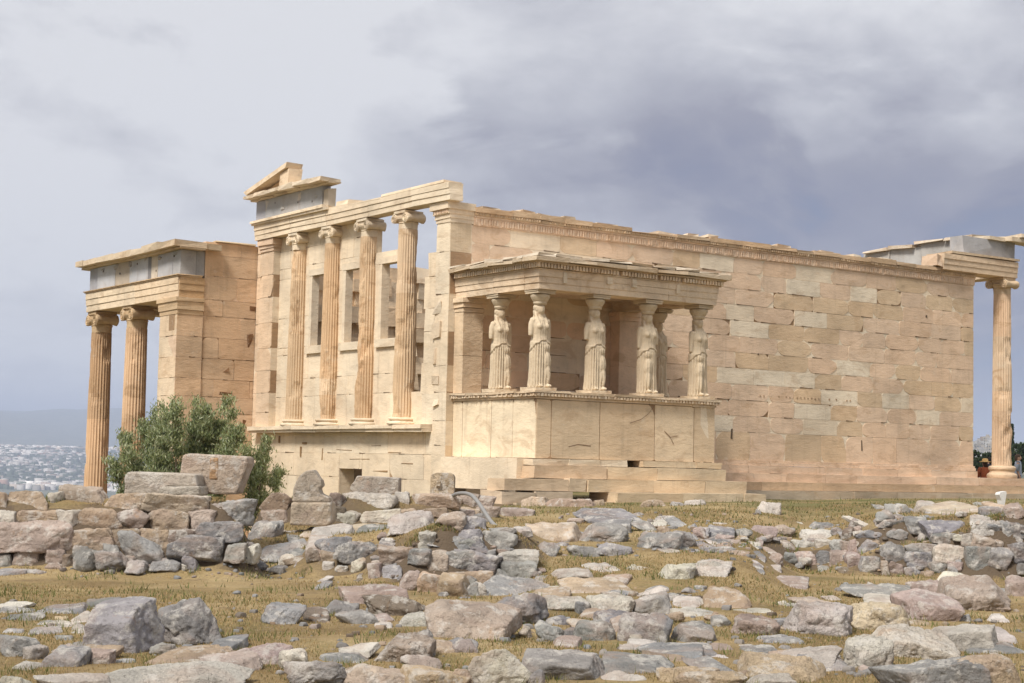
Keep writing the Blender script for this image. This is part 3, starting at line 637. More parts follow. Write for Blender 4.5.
ring_trim(mb, .03, 1.462, 1.52, PC); ring_trim(mb, .09, 1.523, 1.60, PC, .006); ring_trim(mb, .13, 1.603, 1.66, (.62, .48, .33), .012)
mb.box((px0+.6, py0+.6, 1.5), (px1-.6, -.02, 1.655), OLD)
k = 0
for i in range(58):
    x = px0-.05+i*.104
    if random.random() < .9: mb.box((x, py0-.115, 1.53), (x+.062, py0-.085, 1.595), vary(PC, .12), .006)
for i in range(36):
    y = py0-.05+i*.104
    if random.random() < .6: mb.box((px0-.115, y, 1.53), (px0-.085, y+.062, 1.595), vary(PC, .12), .006)
mb.build('podium_moulding', M_TRIM, PD, noise=.014, freq=4)
def run(mb, x0, x1, y0, y1, z0, z1, Lm, c, rd, j=.012):
    x = x0
    while x < x1-.01:
        w = min(Lm*rd.uniform(.7, 1.3), x1-x)
        if x1-x-w < .3: w = x1-x
        mb.box((x+.004, y0+rd.uniform(-.012, .012), z0), (x+w-.004, y1, z1), vary(c, .08, rd), j); x += w
mb = MB(); rd = random.Random(8)
run(mb, .05, 3.0, py0-.12, py0+.3, -.16, -.004, 1.3, CREAM, rd); run(mb, 3.5, 6.18, py0-.14, py0+.3, -.16, -.004, 2.2, (.66, .515, .345), rd)
run(mb, .0, 2.25, py0-.2, py0+.3, -.48, -.164, 1.6, (.58, .44, .3), rd, .02); run(mb, 2.3, 6.3, py0-.2, py0+.3, -.48, -.164, 1.8, (.66, .515, .345), rd)
run(mb, -1.0, 1.45, py0-.45, py0+.3, -.79, -.484, 1.5, (.64, .5, .35), rd, .025); run(mb, 1.46, 6.75, py0-.5, py0+.3, -.79, -.484, 2.3, (.66, .515, .345), rd)
run(mb, 2.1, 7.12, py0-.85, py0+.3, -1.06, -.794, 2.1, (.65, .51, .345), rd); run(mb, 1.0, 6.95, py0-.75, py0+.3, -1.45, -1.064, 1.0, (.40, .31, .22), rd, .03)
for (x1, z0, z1) in ((6.3, -.48, -.004), (6.75, -.79, -.484), (7.12, -1.06, -.794)): mb.box((5.9, py0+.302, z0), (x1-.01, -.02, z1), vary((.65, .51, .345)), .01)
mb.box((-.15, py0+.304, -.79), (.3, -.02, -.005), CREAM, .01)
mb.box((-.6, py0-.2, -3.2), (6.3, -.3, -1.07), (.36, .28, .2)); run(mb, -1.7, .98, py0-.65, py0+.28, -1.6, -1.08, 1.1, (.46, .36, .25), rd, .04); run(mb, -1.2, .98, py0-.5, py0+.28, -1.076, -.796, .9, (.54, .42, .3), rd, .04)
mb.build('porch_steps', M_WALL, PD, noise=.016, freq=2.5)
# pilasters against the wall
for x in (px0-.02, px1-.62):
    mb = MB(); c = (.62, .47, .315) if x < 1 else OLD
    z = 1.66
    for h in (1.0, 1.14): mb.box((x, -.42, z), (x+.62, -.012, z+h-.005), vary(c, .05), .006); z += h
    for q, d in enumerate((.02, .05, .09)): mb.box((x-d, -.42-d, 3.80+q*.125), (x+.62+d, -.012, 3.92+q*.125), vary(c, .06), .01)
    mb.build('porch_pilaster', M_TRIM, T, noise=.02, freq=3)
# entablature
mb = MB(); EC = (.67, .53, .38)
for k in range(3): ring_trim(mb, .0+.02*k, 4.178+.155*k+(.002 if k else 0), 4.178+.155*(k+1), EC, .006, 2.6, random.Random(14))
mb.box((px0+.6, py0+.6, 4.45), (px1-.6, -.02, 4.62), EC)
for (x, y) in ((.9, -3.78), (2.3, -3.78), (3.1, -3.79), (4.6, -3.78)): mb.box((x, y, 4.5+random.uniform(-.2, .02)), (x+random.uniform(.1, .3), y+.1, 4.62), vary(PALE, .05), .01)
EN = mb.build('porch_architrave', M_TRIM, T, noise=.016, freq=3)
mb = MB(); ring_trim(mb, .05, 4.645, 4.68, EC); ring_trim(mb, .03, 4.683, 4.80, EC, .006)
rd = random.Random(6)
for i in range(62):
    x = px0-.14+i*.0985
    if rd.random() < .93: mb.box((x, py0-.15, 4.69), (x+.062, py0-.05, 4.795), vary(EC, .1, rd), .006)
for i in range(38):
    y = py0-.12+i*.0985
    if rd.random() < .95: mb.box((px0-.15, y, 4.69), (px0-.05, y+.062, 4.795), vary(EC, .1, rd), .006); mb.box((px1+.05, y, 4.69), (px1+.15, y+.062, 4.795), vary(EC, .1, rd), .006)
mb.build('dentil_band', M_TRIM, EN, noise=.006, freq=5)
mb = MB(); rd = random.Random(16)
ring_trim(mb, .18, 4.802, 4.85, (.5, .38, .25), .012); ring_trim(mb, .29, 4.853, 4.95, (.56, .45, .32), .02, 1.2, rd)
ring_trim(mb, .27, 4.953, 5.02, (.62, .52, .40), .03, .8, rd)
mb.box((px0+.3, py0+.3, 4.9), (px1-.3, -.02, 4.98), PALE, .01)
mb.build('porch_cornice', M_TRIM, EN, noise=.05, freq=2.6)

# ---- the maidens
def remeshed(name, mb, mat, vox, parent=None, smooth_it=2, fn=None):
    o = mb.build(name, mat, parent, True); m = o.modifiers.new('r', 'REMESH'); m.mode = 'VOXEL'; m.voxel_size = vox
    s = o.modifiers.new('s', 'SMOOTH'); s.iterations = smooth_it; s.factor = .5
    dg = bpy.context.evaluated_depsgraph_get(); dg.update(); me = bpy.data.meshes.new_from_object(o.evaluated_get(dg)); o.modifiers.clear()
    me.name = name
    if fn is not None:
        V = np.zeros(len(me.vertices)*3, np.float32); me.vertices.foreach_get('co', V); V = V.reshape(-1, 3).astype(float); V = fn(V)
        me.vertices.foreach_set('co', V.astype(np.float32).ravel())
    me.polygons.foreach_set('use_smooth', np.ones(len(me.polygons), bool)); me.update()
    if 'col' not in me.attributes:
        a = me.color_attributes.new('col', 'FLOAT_COLOR', 'CORNER'); c = np.ones((len(me.loops), 4), np.float32); c[:, :3] = mb.c[0]; a.data.foreach_set('color', c.ravel())
    o.data = me; o.data.materials.clear(); o.data.materials.append(mat); return o
STAT = (.585, .475, .335)
def maiden_mesh():
    mb = MB(); c = STAT
    def loft(rows, cy=0):
        rings = []; K = 56
        for (z, rx, ry, oy, ox) in rows: rings.append([mb.pt((ox+rx*math.cos(2*math.pi*k/K), oy+ry*math.sin(2*math.pi*k/K), z)) for k in range(K)])
        for a, b in zip(rings, rings[1:]):
            for k in range(K): mb.face([a[k], a[(k+1) % K], b[(k+1) % K], b[k]], c)
        mb.face(rings[0][::-1], c); mb.face(rings[-1], c)
    loft([(0, .285, .235, 0, 0), (.06, .275, .225, 0, 0), (.5, .25, .215, 0, .01), (.9, .255, .215, 0, .015), (1.12, .275, .22, 0, .02), (1.14, .25, .20, 0, .02)])       # skirt
    loft([(.93, .262, .218, 0, .015), (1.12, .262, .205, 0, .015), (1.22, .238, .182, 0, .01), (1.30, .225, .172, 0, .005), (1.42, .235, .18, -.01, 0), (1.52, .248, .182, -.012, 0), (1.62, .255, .165, 0, 0), (1.70, .225, .13, .008, 0), (1.745, .135, .10, .01, 0), (1.78, .095, .095, .01, 0), (1.86, .09, .09, .01, 0)])  # bodice and neck
    def ball(p, r, n=14):
        mb.m = Matrix.Translation(p) @ Matrix.Diagonal((*r, 1)); mb.lathe([(math.sin(math.pi*k/n) if 0 < k < n else .02, -math.cos(math.pi*k/n)) for k in range(n+1)], (0, 0, 0), 18, c); mb.m = None
    ball((0, -.015, 1.955), (.118, .132, .155)); ball((0, .035, 1.99), (.158, .145, .135)); ball((0, .09, 1.87), (.135, .085, .16)); ball((0, .11, 1.66), (.15, .06, .24))
    ball((0, -.118, 1.945), (.018, .026, .038)); ball((0, -.095, 1.885), (.045, .03, .03)); ball((0, -.105, 1.912), (.028, .015, .009))
    ball((-.04, -.098, 1.968), (.022, .014, .012)); ball((.04, -.098, 1.968), (.022, .014, .012)); ball((-.108, .0, 1.95), (.03, .05, .05)); ball((.108, .0, 1.95), (.03, .05, .05))
    for sg in (-1, 1):
        ball((sg*.10, -.145, 1.52), (.085, .07, .085)); ball((sg*.225, 0, 1.655), (.08, .09, .085))
        mb.tube([(sg*.215, 0, 1.70), (sg*.252, .005, 1.58), (sg*.268, .0, 1.42), (sg*.275, -.005, 1.28 if sg < 0 else 1.16)], [.08, .08, .068, .058], c, 14)
        mb.tube([(sg*.10, .05, 1.90), (sg*.135, -.03, 1.77), (sg*.13, -.13, 1.63), (sg*.12, -.185, 1.54)], [.045, .04, .03, .016], c, 8)
    ball((.10, -.165, .66), (.11, .105, .26)); ball((.11, -.185, .36), (.085, .085, .30)); ball((.09, -.10, 1.0), (.14, .14, .16))
    ball((.11, -.25, .04), (.055, .11, .045)); ball((-.11, -.20, .035), (.055, .10, .04))
    def folds(V):
        x, y, z = V.T; th = np.arctan2(y, x); n = vnoise(np.stack([th*2.2, z*1.1, th*0+3], -1))
        w = sstep(1.16, 1.0, z)*sstep(-.02, .05, z)
        knee = np.exp(-(((x-.10)/.10)**2+((z-.62)/.40)**2))*(y < 0)
        fr = np.abs(np.arctan2(x, -y))                      # 0 at the front, pi at the back
        hz = 1.17-.25*np.clip(fr/1.7, 0, 1)**1.6+.012*np.sin(th*9+n)   # arched lower edge of the overfold
        f = np.abs(np.sin(th*10+.9*n+.2*np.sin(z*3)))**.7-.6
        amp = .060*w*(1-.9*knee)*sstep(0, .06, hz-z)
        below = sstep(-.012, .012, hz-z)*sstep(.75, 1.0, z)
        over = .020*np.exp(-np.clip(z-hz, 0, 1)/.09)*(z > hz)*sstep(1.4, 1.3, z)
        f2 = np.sin(th*15+2.5*n+z*2)*.5; up = sstep(1.0, 1.1, z)*sstep(1.74, 1.6, z)*(np.hypot(x, y) < .29)*(z > hz)
        neckv = .012*np.exp(-((z-1.66-.25*fr*(fr < .6))/.02)**2)*(fr < .6)
        d = amp*f+.010*up*f2+over-.012*below+neckv; r = np.hypot(x, y)+1e-6
        hair = .008*np.sin(z*60)*np.sin(th*14)*sstep(1.84, 1.9, z)*(y > -.03)
        er = .030*fbm(V*3.6+5, 4)*sstep(0, .2, z); d = d+hair+er*.6
        V = V.copy(); V[:, 0] += x/r*d; V[:, 1] += y/r*d; return V
    o = remeshed('caryatid', mb, M_STAT, .0165, None, 1, folds); return o
proto = maiden_mesh(); proto.parent = T
cap = MB(); cap.lathe([(.15, 2.06), (.175, 2.10), (.17, 2.13), (.20, 2.17), (.245, 2.25), (.255, 2.30), (.23, 2.325)], (0, 0, 0), 28, vary(STAT, .03)); cap.box((-.27, -.27, 2.33), (.27, .27, 2.38), vary(STAT, .03), .004); cap.box((-.285, -.285, 2.382), (.285, .285, 2.425), vary(STAT, .03), .004)
capo = cap.build('capital', M_TRIM, proto, noise=.008, freq=5)
pl = MB(); pl.box((-.32, -.32, -.085), (.32, .32, -.002), STAT, .012); plo = pl.build('plinth', M_TRIM, proto, noise=.01, freq=5)
mir = proto.data.copy(); V = np.zeros(len(mir.vertices)*3, np.float32); mir.vertices.foreach_get('co', V); V = V.reshape(-1, 3); V[:, 0] *= -1; mir.vertices.foreach_set('co', V.ravel()); mir.flip_normals(); mir.update()
ZS = (4.17-1.75)/2.425
spots = [(.50, -3.36, 0), (2.21, -3.40, 0), (3.95, -3.40, 1), (5.74, -3.36, 1), (.50, -1.66, 0), (5.74, -1.72, 1)]
for i, (x, y, mi) in enumerate(spots):
    o = proto if i == 0 else copy_tree(proto, T)
    o.location = (x, y, 1.75); o.scale = (ZS*.99, ZS*.99, ZS); o.rotation_euler = (0, 0, R(random.uniform(-6, 6)))
    if mi: o.data = mir
    o['label'] = ['caryatid at the front left corner of the porch', 'second caryatid from the left in the front row', 'third caryatid from the left in the front row', 'caryatid at the front right corner of the porch', 'caryatid behind the left corner on the open side', 'shaded caryatid at the rear right of the porch'][i]

# ---- north porch
nW, nS = -2.6, 11.4
NC = [(.52, .345, .205), (.56, .385, .24), (.49, .315, .18)]
for i, (x, y, f) in enumerate([(-2.166, 18.69, (-1, 0)), (-2.166, 15.608, (-1, 0)), (.93, 18.69, (0, 1)), (4.03, 18.69, (0, 1)), (7.13, 18.69, (0, 1)), (7.13, 15.608, (1, 0))]):
    column((x, y), .41, .345, -2.83, 4.80, f, .72, .35, 80+i, NC, (.56, .41, .25))
mb = MB(); pick_a = lambda rd, a, z: (vary((.68, .53, .37), .07, rd), False); pick_b = lambda rd, a, z: (vary((.60, .425, .275), .08, rd), False)
zz = [-3.4, -2.2, -1.2, -.4, .4, 1.25, 1.75, 2.3, 2.95, 3.6, 4.28]
masonry(mb, (nW-.03, 12.67, 0), (0, -1, 0), (-1, 0, 0), 0, 1.30, zz, 2.0, pick_a, (), .3, .05, .6, 91, .006, .4, CREAM)
masonry(mb, (nW-.03, nS-.04, 0), (1, 0, 0), (0, -1, 0), 0, .87, zz, 2.0, pick_b, (), .3, .05, .6, 92, .006, .4, OLD)
for q, d in enumerate((.02, .05, .05, .09)): mb.box((nW-.03-d, nS-.04-d, 4.283+q*.13), (nW+.84, 12.67+d, 4.41+q*.13), vary((.58, .42, .26), .06), .01)
mb.build('corner_pilaster', M_WALL, T, noise=.012, freq=3)
mb = MB(); masonry(mb, (nW, nS, 0), (1, 0, 0), (0, -1, 0), .86, 3.0, zz+[4.8, 5.54, 6.2, 6.62], 1.35, pick_b, (), .4, .06, .7, 93, .007, .35, OLD)
for (x, z, w, h) in ((.0-1.05, 2.55, .26, .2), (-1.1, 1.75, .42, .16), (-.95, 1.62, .12, .14), (-.25, .7, .14, .35), (-.2, 3.4, .16, .4), (-.15, 4.55, .2, .14)): mb.box((x, nS-.012, z), (x+w, nS+.05, z+h), (.20, .105, .05), .03)
masonry(mb, (nW+2.6, 12.1, 0), (-1, 0, 0), (0, 1, 0), 0, 1.8, zz+[4.8, 5.54], 1.35, pick_b, (), .4, .06, .1, 94)
mb.build('porch_side_wall', M_WALL, T, noise=.010, freq=2)
mb = MB(); fascia(mb, 'y', nS-.02, 19.1, nW, -1, 4.808, 5.44, nW+.75, (.68, .54, .38), 3.1, 95); fascia(mb, 'x', nW+.76, 7.6, 19.08, 1, 4.808, 5.44, 18.35, (.66, .52, .37), 3.1, 96)
fascia(mb, 'y', 11.4, 18.34, 7.55, 1, 4.808, 5.44, 6.85, (.66, .52, .37), 3.1, 97); fascia(mb, 'x', nW+.01, nW+.85, nS-.02, -1, 4.808, 5.44, nS+.7, (.5, .33, .18), 3, 98)
for z, d in ((5.443, .07), (5.483, .11)): mb.box((nW-d, nS-d, z), (nW+.75, 19.1+d, z+.037), vary((.56, .42, .27)), .008)
NA = mb.build('architrave', M_TRIM, T, noise=.012, freq=2.5)
mb = MB(); rd = random.Random(19); y = nS+.005
for w, c in ((.62, BLUE), (1.15, (.40, .40, .41)), (.5, (.52, .45, .36)), (.28, (.2, .19, .19)), (1.5, (.42, .42, .43)), (1.25, (.44, .37, .29)), (1.55, (.43, .43, .44)), (.75, (.32, .32, .34))):
    mb.box((nW+.04+rd.uniform(0, .015), y+.004, 5.525), (nW+.55, min(y+w-.004, 19.04), 6.285), vary(c, .05, rd), .005); y += w
mb.box((nW+.56, nS+.0, 5.525), (nW+.84, nS+.5, 6.285), vary((.34, .335, .33)), .005); mb.box((nW+.05, nS+.0, 5.525), (nW+.556, nS+.004, 6.285), BLUE)
mb.box((nW+.56, 18.5, 5.525), (7.5, 19.0, 6.285), BLUE)
for k in range(5): q = nS+.4+k*1.4+random.uniform(-.4, .4); z = random.choice((5.75, 5.9, 6.1)); mb.box((nW+.025, q, z), (nW+.1, q+.05, z+.055), (.10, .09, .08))
for k in range(6): q = nS+.3+k*1.2; z = random.choice((5.53, 6.1)); mb.box((nW+.028, q, z), (nW+.1, q+random.uniform(.12, .3), z+random.uniform(.08, .18)), vary((.30, .28, .26), .1), .04)
mb.build('frieze', M_BLUE, T, noise=.008, freq=3)
mb = MB(); rd = random.Random(29); y = nS-.34
while y < 19.3:
    w = min(rd.uniform(.9, 1.6), 19.35-y); c = vary((.60, .48, .34), .08, rd); mb.box((nW-.12, y+.004, 6.288), (nW+.7, y+w-.004, 6.35), c, .012); mb.box((nW-.34, y+.004, 6.353), (nW+.75, y+w-.004, 6.53+rd.uniform(-.02, .05)), c, .022); y += w
mb.box((nW+.7, nS-.30, 6.34), (-1.35, nS+.5, 6.53), vary((.58, .45, .31)), .03); mb.box((-1.4, nS-.05, 6.6), (.0, nS+.5, 6.68), vary((.55, .42, .27)), .03)
mb.box((nW+.76, 18.4, 6.29), (7.9, 19.35, 6.53), vary((.58, .46, .32)), .01)
mb.build('cornice', M_TRIM, T, noise=.045, freq=2.2)
mb = MB(); mb.box((nW+.75, 12.1, 5.25), (6.85, 18.35, 5.5), (.54, .42, .29))
for y in (13.2, 14.8, 16.4, 18.0): mb.box((nW+.75, y-.25, 4.95), (6.85, y+.25, 5.25), (.56, .43, .30))
mb.build('porch_ceiling', M_WALL, T)
mb = MB(); mb.box((nW-.6, nS+.1, -3.4), (8.2, 19.8, -2.84), (.5, .4, .28), .02); mb.box((nW-1, nS+.2, -3.6), (8.5, 20.2, -3.1), (.46, .37, .27), .02); mb.build('stepped_base', M_WALL, T)

# ---- east porch
EC2 = [(.58, .43, .29), (.55, .40, .27)]
for i, y in enumerate((.12, 2.23, 4.34, 6.45)): column((22.62, y), .346, .29, -.25, 6.57, (1, 0), .55, .42, 110+i, EC2, (.54, .41, .27))
mb = MB(); fascia(mb, 'x', 19.2, 22.98, -.22, -1, 6.575, 7.12, .5, (.62, .48, .34), 3.6, 120); mb.box((19.6, -.30, 7.123), (23.0, .5, 7.20), vary((.56, .42, .28)), .03); mb.box((18.95, -.20, 6.70), (19.2, .45, 7.02), vary(OLD), .06)
fascia(mb, 'y', .52, 6.8, 22.96, 1, 6.575, 7.25, 22.3, (.62, .48, .34), 2.1, 121)
mb.build('architrave', M_TRIM, T, noise=.03, freq=2)
mb = MB(); mb.box((20.25, -.16, 7.205), (22.95, .4, 7.80), vary((.37, .36, .36), .04), .03)
for a, b, t in ((.45, 2.0, 8.05), (2.03, 3.4, 8.05), (3.43, 4.9, 7.95), (4.93, 6.2, 7.9)): mb.box((22.3, a, 7.255), (22.95, b, t), vary((.44, .42, .39), .08), .03)
mb.build('frieze', M_BLUE, T, noise=.03, freq=2.2)
mb = MB(); mb.box((22.3, -.5, 7.805), (23.9, .2, 7.95), vary((.60, .5, .37)), .03); mb.box((21.5, -.25, 7.806), (22.28, .45, 7.90), vary((.55, .46, .34)), .03); mb.box((22.75, -.55, 7.953), (23.9, .3, 8.06), vary((.58, .48, .36)), .04)
for a, b, z in ((1.0, 2.3, 8.055), (2.35, 3.6, 8.052), (3.65, 4.9, 7.952), (4.95, 6.1, 7.902)): mb.box((22.15, a, z), (23.4, b, z+random.uniform(.08, .13)), vary((.60, .51, .40), .08), .04)
mb.build('cornice', M_TRIM, T, noise=.06, freq=2)
#@@PART3
# ------------------------------------------------------------------ stones of the foundations
def rock_np(seed, dims, kind, n, sk=1.0):
    """a weathered block: rounded intersection of tilted planes, then worn by noise; origin at the base centre"""
    rd = np.random.default_rng(seed)
    g = np.linspace(-1, 1, n+1); a, b = np.meshgrid(g, g, indexing='ij'); a = np.tan(a*math.pi/4); b = np.tan(b*math.pi/4); V = []; Fq = []; base = 0
    for ax in range(3):
        for sg in (-1, 1):
            P = np.zeros((n+1, n+1, 3)); P[..., ax] = sg; P[..., (ax+1) % 3] = a*sg; P[..., (ax+2) % 3] = b
            V.append(P.reshape(-1, 3)); i, j = np.meshgrid(np.arange(n), np.arange(n), indexing='ij'); k = base+i*(n+1)+j
            Fq.append(np.stack([k, k+n+1, k+n+2, k+1], -1).reshape(-1, 4)); base += (n+1)**2
    V = np.vstack(V); Fq = np.vstack(Fq); D = V/np.linalg.norm(V, axis=1, keepdims=True)
    tilt, nch, Pw, amp = {'B': (.15, 9, 40, .07), 'R': (.34, 13, 18, .10), 'F': (.20, 10, 24, .10), 'P': (.17, 9, 22, .10)}[kind]
    acc = 0
    for ax in range(3):
        for sg in (-1, 1):
            nn = np.zeros(3); nn[ax] = sg; nn = nn+rd.normal(0, tilt, 3)*(.45 if (ax == 2 and kind in 'BFP') else 1); nn /= np.linalg.norm(nn)
            acc = acc+np.maximum(0, D@nn/(rd.uniform(.86, 1.0)))**Pw
    for _ in range(nch):
        nn = rd.normal(0, 1, 3); nn[np.argmin(np.abs(nn))] *= .3; nn /= np.linalg.norm(nn); h = np.abs(nn).sum()*rd.uniform(.62, .92)
        acc = acc+np.maximum(0, D@nn/h)**Pw
    r = acc**(-1/Pw); X = D*r[:, None]*np.array(dims)/2; m = min(dims); o = rd.uniform(0, 90, 3); L_ = max(.25, m)
    nz = fbm(X/L_*1.4+o, 5, .6); rid = 1-np.abs(fbm(X/L_*1.9+o+40, 3)); fine = fbm(X*7+o, 4, .65)
    X = X+D*(m*(amp*1.5*nz-amp*1.2*np.clip(rid-.86, 0, 1)*4)+.022*fine)[:, None]
    zz_ = X[:, 2]/dims[2]; sk = sk*(.45 if kind in 'BP' else 1.0); X[:, 0] = X[:, 0]*(1-sk*rd.uniform(0, .30)*zz_)+sk*rd.normal(0, .13)*zz_*dims[0]; X[:, 1] = X[:, 1]*(1-sk*rd.uniform(.05, .45)*zz_)+sk*rd.uniform(0, .25)*zz_*dims[1]; X[:, 2] += sk*dims[2]*(rd.normal(0, .10)*X[:, 0]/dims[0]+rd.normal(0, .08)*X[:, 1]/dims[1])
    lo, hi = X.min(0), X.max(0); X = (X-(lo+hi)/2)/(hi-lo)*np.array(dims); X[:, 2] -= X[:, 2].min()
    return X, Fq
ROCKCOL = {'g': (.315, .30, .285), 'b': (.25, .243, .235), 'w': (.53, .485, .42), 'p': (.39, .31, .262), 't': (.40, .305, .22), 'k': (.19, .15, .115), 'o': (.43, .325, .22), 'c': (.52, .42, .31)}
CW = {'g': 'grey', 'b': 'blue-grey', 'w': 'pale', 'p': 'pinkish', 't': 'tan', 'k': 'dark brown', 'o': 'orange-stained', 'c': 'cream'}
SWD = {'B': ('squared block', 'stone_block'), 'R': ('rounded boulder', 'boulder'), 'F': ('flat slab', 'stone_slab'), 'P': ('pitted block', 'stone_block')}
ORD = ['first', 'second', 'third', 'fourth', 'fifth', 'sixth', 'seventh', 'eighth', 'ninth', 'tenth', 'eleventh', 'twelfth', 'thirteenth', 'fourteenth', 'fifteenth', 'sixteenth', 'seventeenth', 'eighteenth', 'nineteenth', 'twentieth']
CROP = {'L1': (0, 440, 4), 'L2': (0, 540, 4), 'M3': (220, 440, 4), 'M4': (230, 540, 4), 'M5': (450, 470, 4), 'M6': (450, 550, 4), 'A1': (690, 490, 6.02), 'A2': (850, 490, 5.885), 'C3': (680, 570, 5.95), 'C4': (852, 570, 5.95)}
_seed = [100]
def put_rock(u0, v0, u1, v1, col, sh, mode, label=None, group=None, t=None):
    _seed[0] += 1; rd = random.Random(_seed[0]); uc = (u0+u1)/2
    wpx, hpx = u1-u0, v1-v0
    if mode == 'w':
        P, t = hit(uc, v0+.5*hpx)
    elif mode == 'g': P, t = hit(uc, min(v1, 700) if v1 <= 690 else v1)
    elif mode == 't': P = atdepth(uc, v1, t)
    if mode == 'f':
        P, t = hit(uc, min(v1, 690)); t -= .18; P = atdepth(uc, v1, t)
    k = t/F; w = wpx*k*1.04; dip = max(.02, (v1-HZ(uc))/F)
    dep = w*(rd.uniform(.75, 1.05) if sh == 'R' else rd.uniform(.9, 1.2) if sh != 'F' else rd.uniform(.7, 1.0)); dep = min(max(dep, .22), 1.7 if sh != 'F' else 1.3)
    if v1 > 684: dep = min(dep, .55*w)
    if sh == 'F' and v1 <= 684: dep = max(dep, min(.55*hpx*k/dip, 1.6)); 
    if mode == 'w':
        dep = min(max(.5*w, .35), .9); h = hpx*k*1.22; w *= 1.0; z = P[2]-h*.5; off = dep*.06
    else:
        h = max(hpx*k-dep*(dip*.65+(.03 if sh in 'RF' else .075)), .5*hpx*k); z0 = float(ground(P[0], P[1], False)) if mode == 'g' else P[2]; off = dep*.45; sink = (.20*h+.03) if mode == 'g' else 0; z = z0-sink; h += sink
        if mode == 'g':
            Q = P+HF*off; z = min(z, float(ground(Q[0], Q[1], False))+.0*h); h += max(0, z0-sink-z)
    if mode == 'f':
        gz = float(ground(P[0], P[1], False))-.06; top = atdepth(uc, v0, t)[2]; z = max(P[2]-.10, gz-.05); h = top-z; dep = min(max(dep, .3), .7); off = dep*.35
    C = np.array([P[0], P[1], 0])+HF*off; C[2] = z
    n = int(np.clip(wpx/2.2, 9, 38)); w *= 1.06
    X, Fq = rock_np(_seed[0], (w, dep, h), sh, n, .25 if mode == 'w' else 1.0)
    c = ROCKCOL[col]; o = link(SWD[sh][1], mesh_np(SWD[sh][1], X, Fq, True), M_PORO if sh == 'P' else M_ROCK, None, tuple(C))
    o.rotation_euler = (R(rd.uniform(3, 10) if sh in 'RF' else rd.uniform(7, 13)) if mode == 'g' else R(rd.uniform(-2, 5)), R(rd.gauss(0, 3.5)) if mode == 'g' else R(rd.gauss(0, 1.5)), -YAW+R(rd.uniform(-14, 14) if sh != 'R' else rd.uniform(-22, 22)))
    q = rd.uniform(.86, 1.14); o.color = (c[0]*q, c[1]*q*rd.uniform(.97, 1.03), c[2]*q*rd.uniform(.94, 1.06), 1)
    tag(o, label, 'stone', group); return o
def row(zone, group, crop, mode, txt):
    ox, oy, s = CROP[crop]; items = []
    for it in txt.split(';'):
        it = it.strip()
        if not it: continue
        f = it.split(',', 5); x0, y0, x1, y1 = map(float, f[:4]); items.append(((x0+x1)/2, x0, y0, x1, y1, f[4].strip(), f[5].strip() if len(f) > 5 else None))
    items.sort(); rowlen = len(items)
    for k, (_, x0, y0, x1, y1, c, lab) in enumerate(items):
        if lab is None:
            nth = 'leftmost' if k == 0 else ('rightmost' if k == rowlen-1 else ORD[k]+' from the left'); lab = f'{CW[c[0]]} {SWD[c[1]][0]}, {nth} {zone}'
        put_rock(ox+x0/s, oy+y0/s, ox+x1/s, oy+y1/s, c[0], c[1], mode, lab, group)
LW = 'stones of the wall on the left'
row('along the top course of the left wall', LW, 'L1', 'w', '-60,212,32,280,tB;30,210,190,282,tB;188,212,250,282,wB;245,190,440,284,pB,large pinkish block with slanting left end topping the left wall;432,215,585,284,tB;578,218,830,288,cB;820,212,1050,290,cB;1048,215,1165,288,tB')
row('in the second course of the left wall', LW, 'L1', 'w', '-40,284,66,342,wB;62,282,230,334,tB;225,285,324,366,wB;320,280,482,367,tB;465,282,598,367,pR;585,282,752,364,tB;748,285,860,362,pB')
row('in the third course of the left wall', LW, 'L1', 'w', '-80,330,288,442,pB,long pinkish block low in the left wall, nearest the picture edge;268,360,470,446,tB;440,360,560,446,tB;558,362,678,452,tB;670,360,790,440,kB')
row('in the bottom course of the left wall', LW, 'L2', 'w', '-30,60,52,124,gB;52,44,162,122,pB;176,42,257,97,pB;176,92,260,134,pB;-20,120,102,157,gF;103,120,187,144,gF;255,60,300,120,kB')
row('leaning before the left wall', 'grey stones fallen before the left wall', 'L1', 'f', '252,422,385,512,gR;375,440,508,516,gR;468,362,642,478,gR;668,378,888,482,bB,big blue-grey squared block fallen before the left wall;510,478,582,517,gF;590,474,716,506,gF;720,464,792,500,gR;388,410,474,455,gF;884,412,982,468,gB;978,415,1030,475,wR')
row('stacked at the right end of the left wall', 'grey stones stacked at the left wall end', 'L1', 'w', '773,333,962,414,bB;948,335,1010,398,gB;842,246,1022,337,gR,pale grey humped boulder on top of the stack left of the pointed block')
row('on the slope below the pointed block', 'stones on the slope below the pointed block', 'M3', 'g', '124,314,247,392,gR;144,382,352,480,gR,large grey pointed boulder on the slope below the pointed block;244,355,337,408,gF;228,450,302,507,wR;98,425,152,477,wB;58,460,104,500,wF;138,480,182,512,bR;278,474,345,514,gF;340,430,408,492,kR;394,440,452,490,tB;405,484,457,522,wB;160,275,282,338,pB;0,415,100,470,gF')
row('along the top of the middle rubble bank', 'stones topping the middle rubble bank', 'M3', 'g', '330,346,520,416,wF;373,373,575,442,bR;522,358,670,394,bF;640,345,735,386,pF;640,355,800,412,bF;790,360,862,432,wP;800,352,948,402,bF;860,378,1002,447,bB;935,386,1060,452,gB')
row('in the middle rubble bank', 'stones of the middle rubble bank', 'M3', 'w', '450,414,645,505,bR,long blue-grey boulder in the middle rubble bank;632,430,775,514,pR;752,440,848,506,bB;835,445,925,516,pB;885,448,1040,520,gB,long grey block at the right of the middle rubble bank')
row('behind the middle rubble bank', 'stones behind the middle rubble bank', 'M3', 'g', '680,280,862,360,wR;860,295,978,364,pR;938,298,1060,364,gR;300,346,480,382,cF;480,346,640,366,cF')
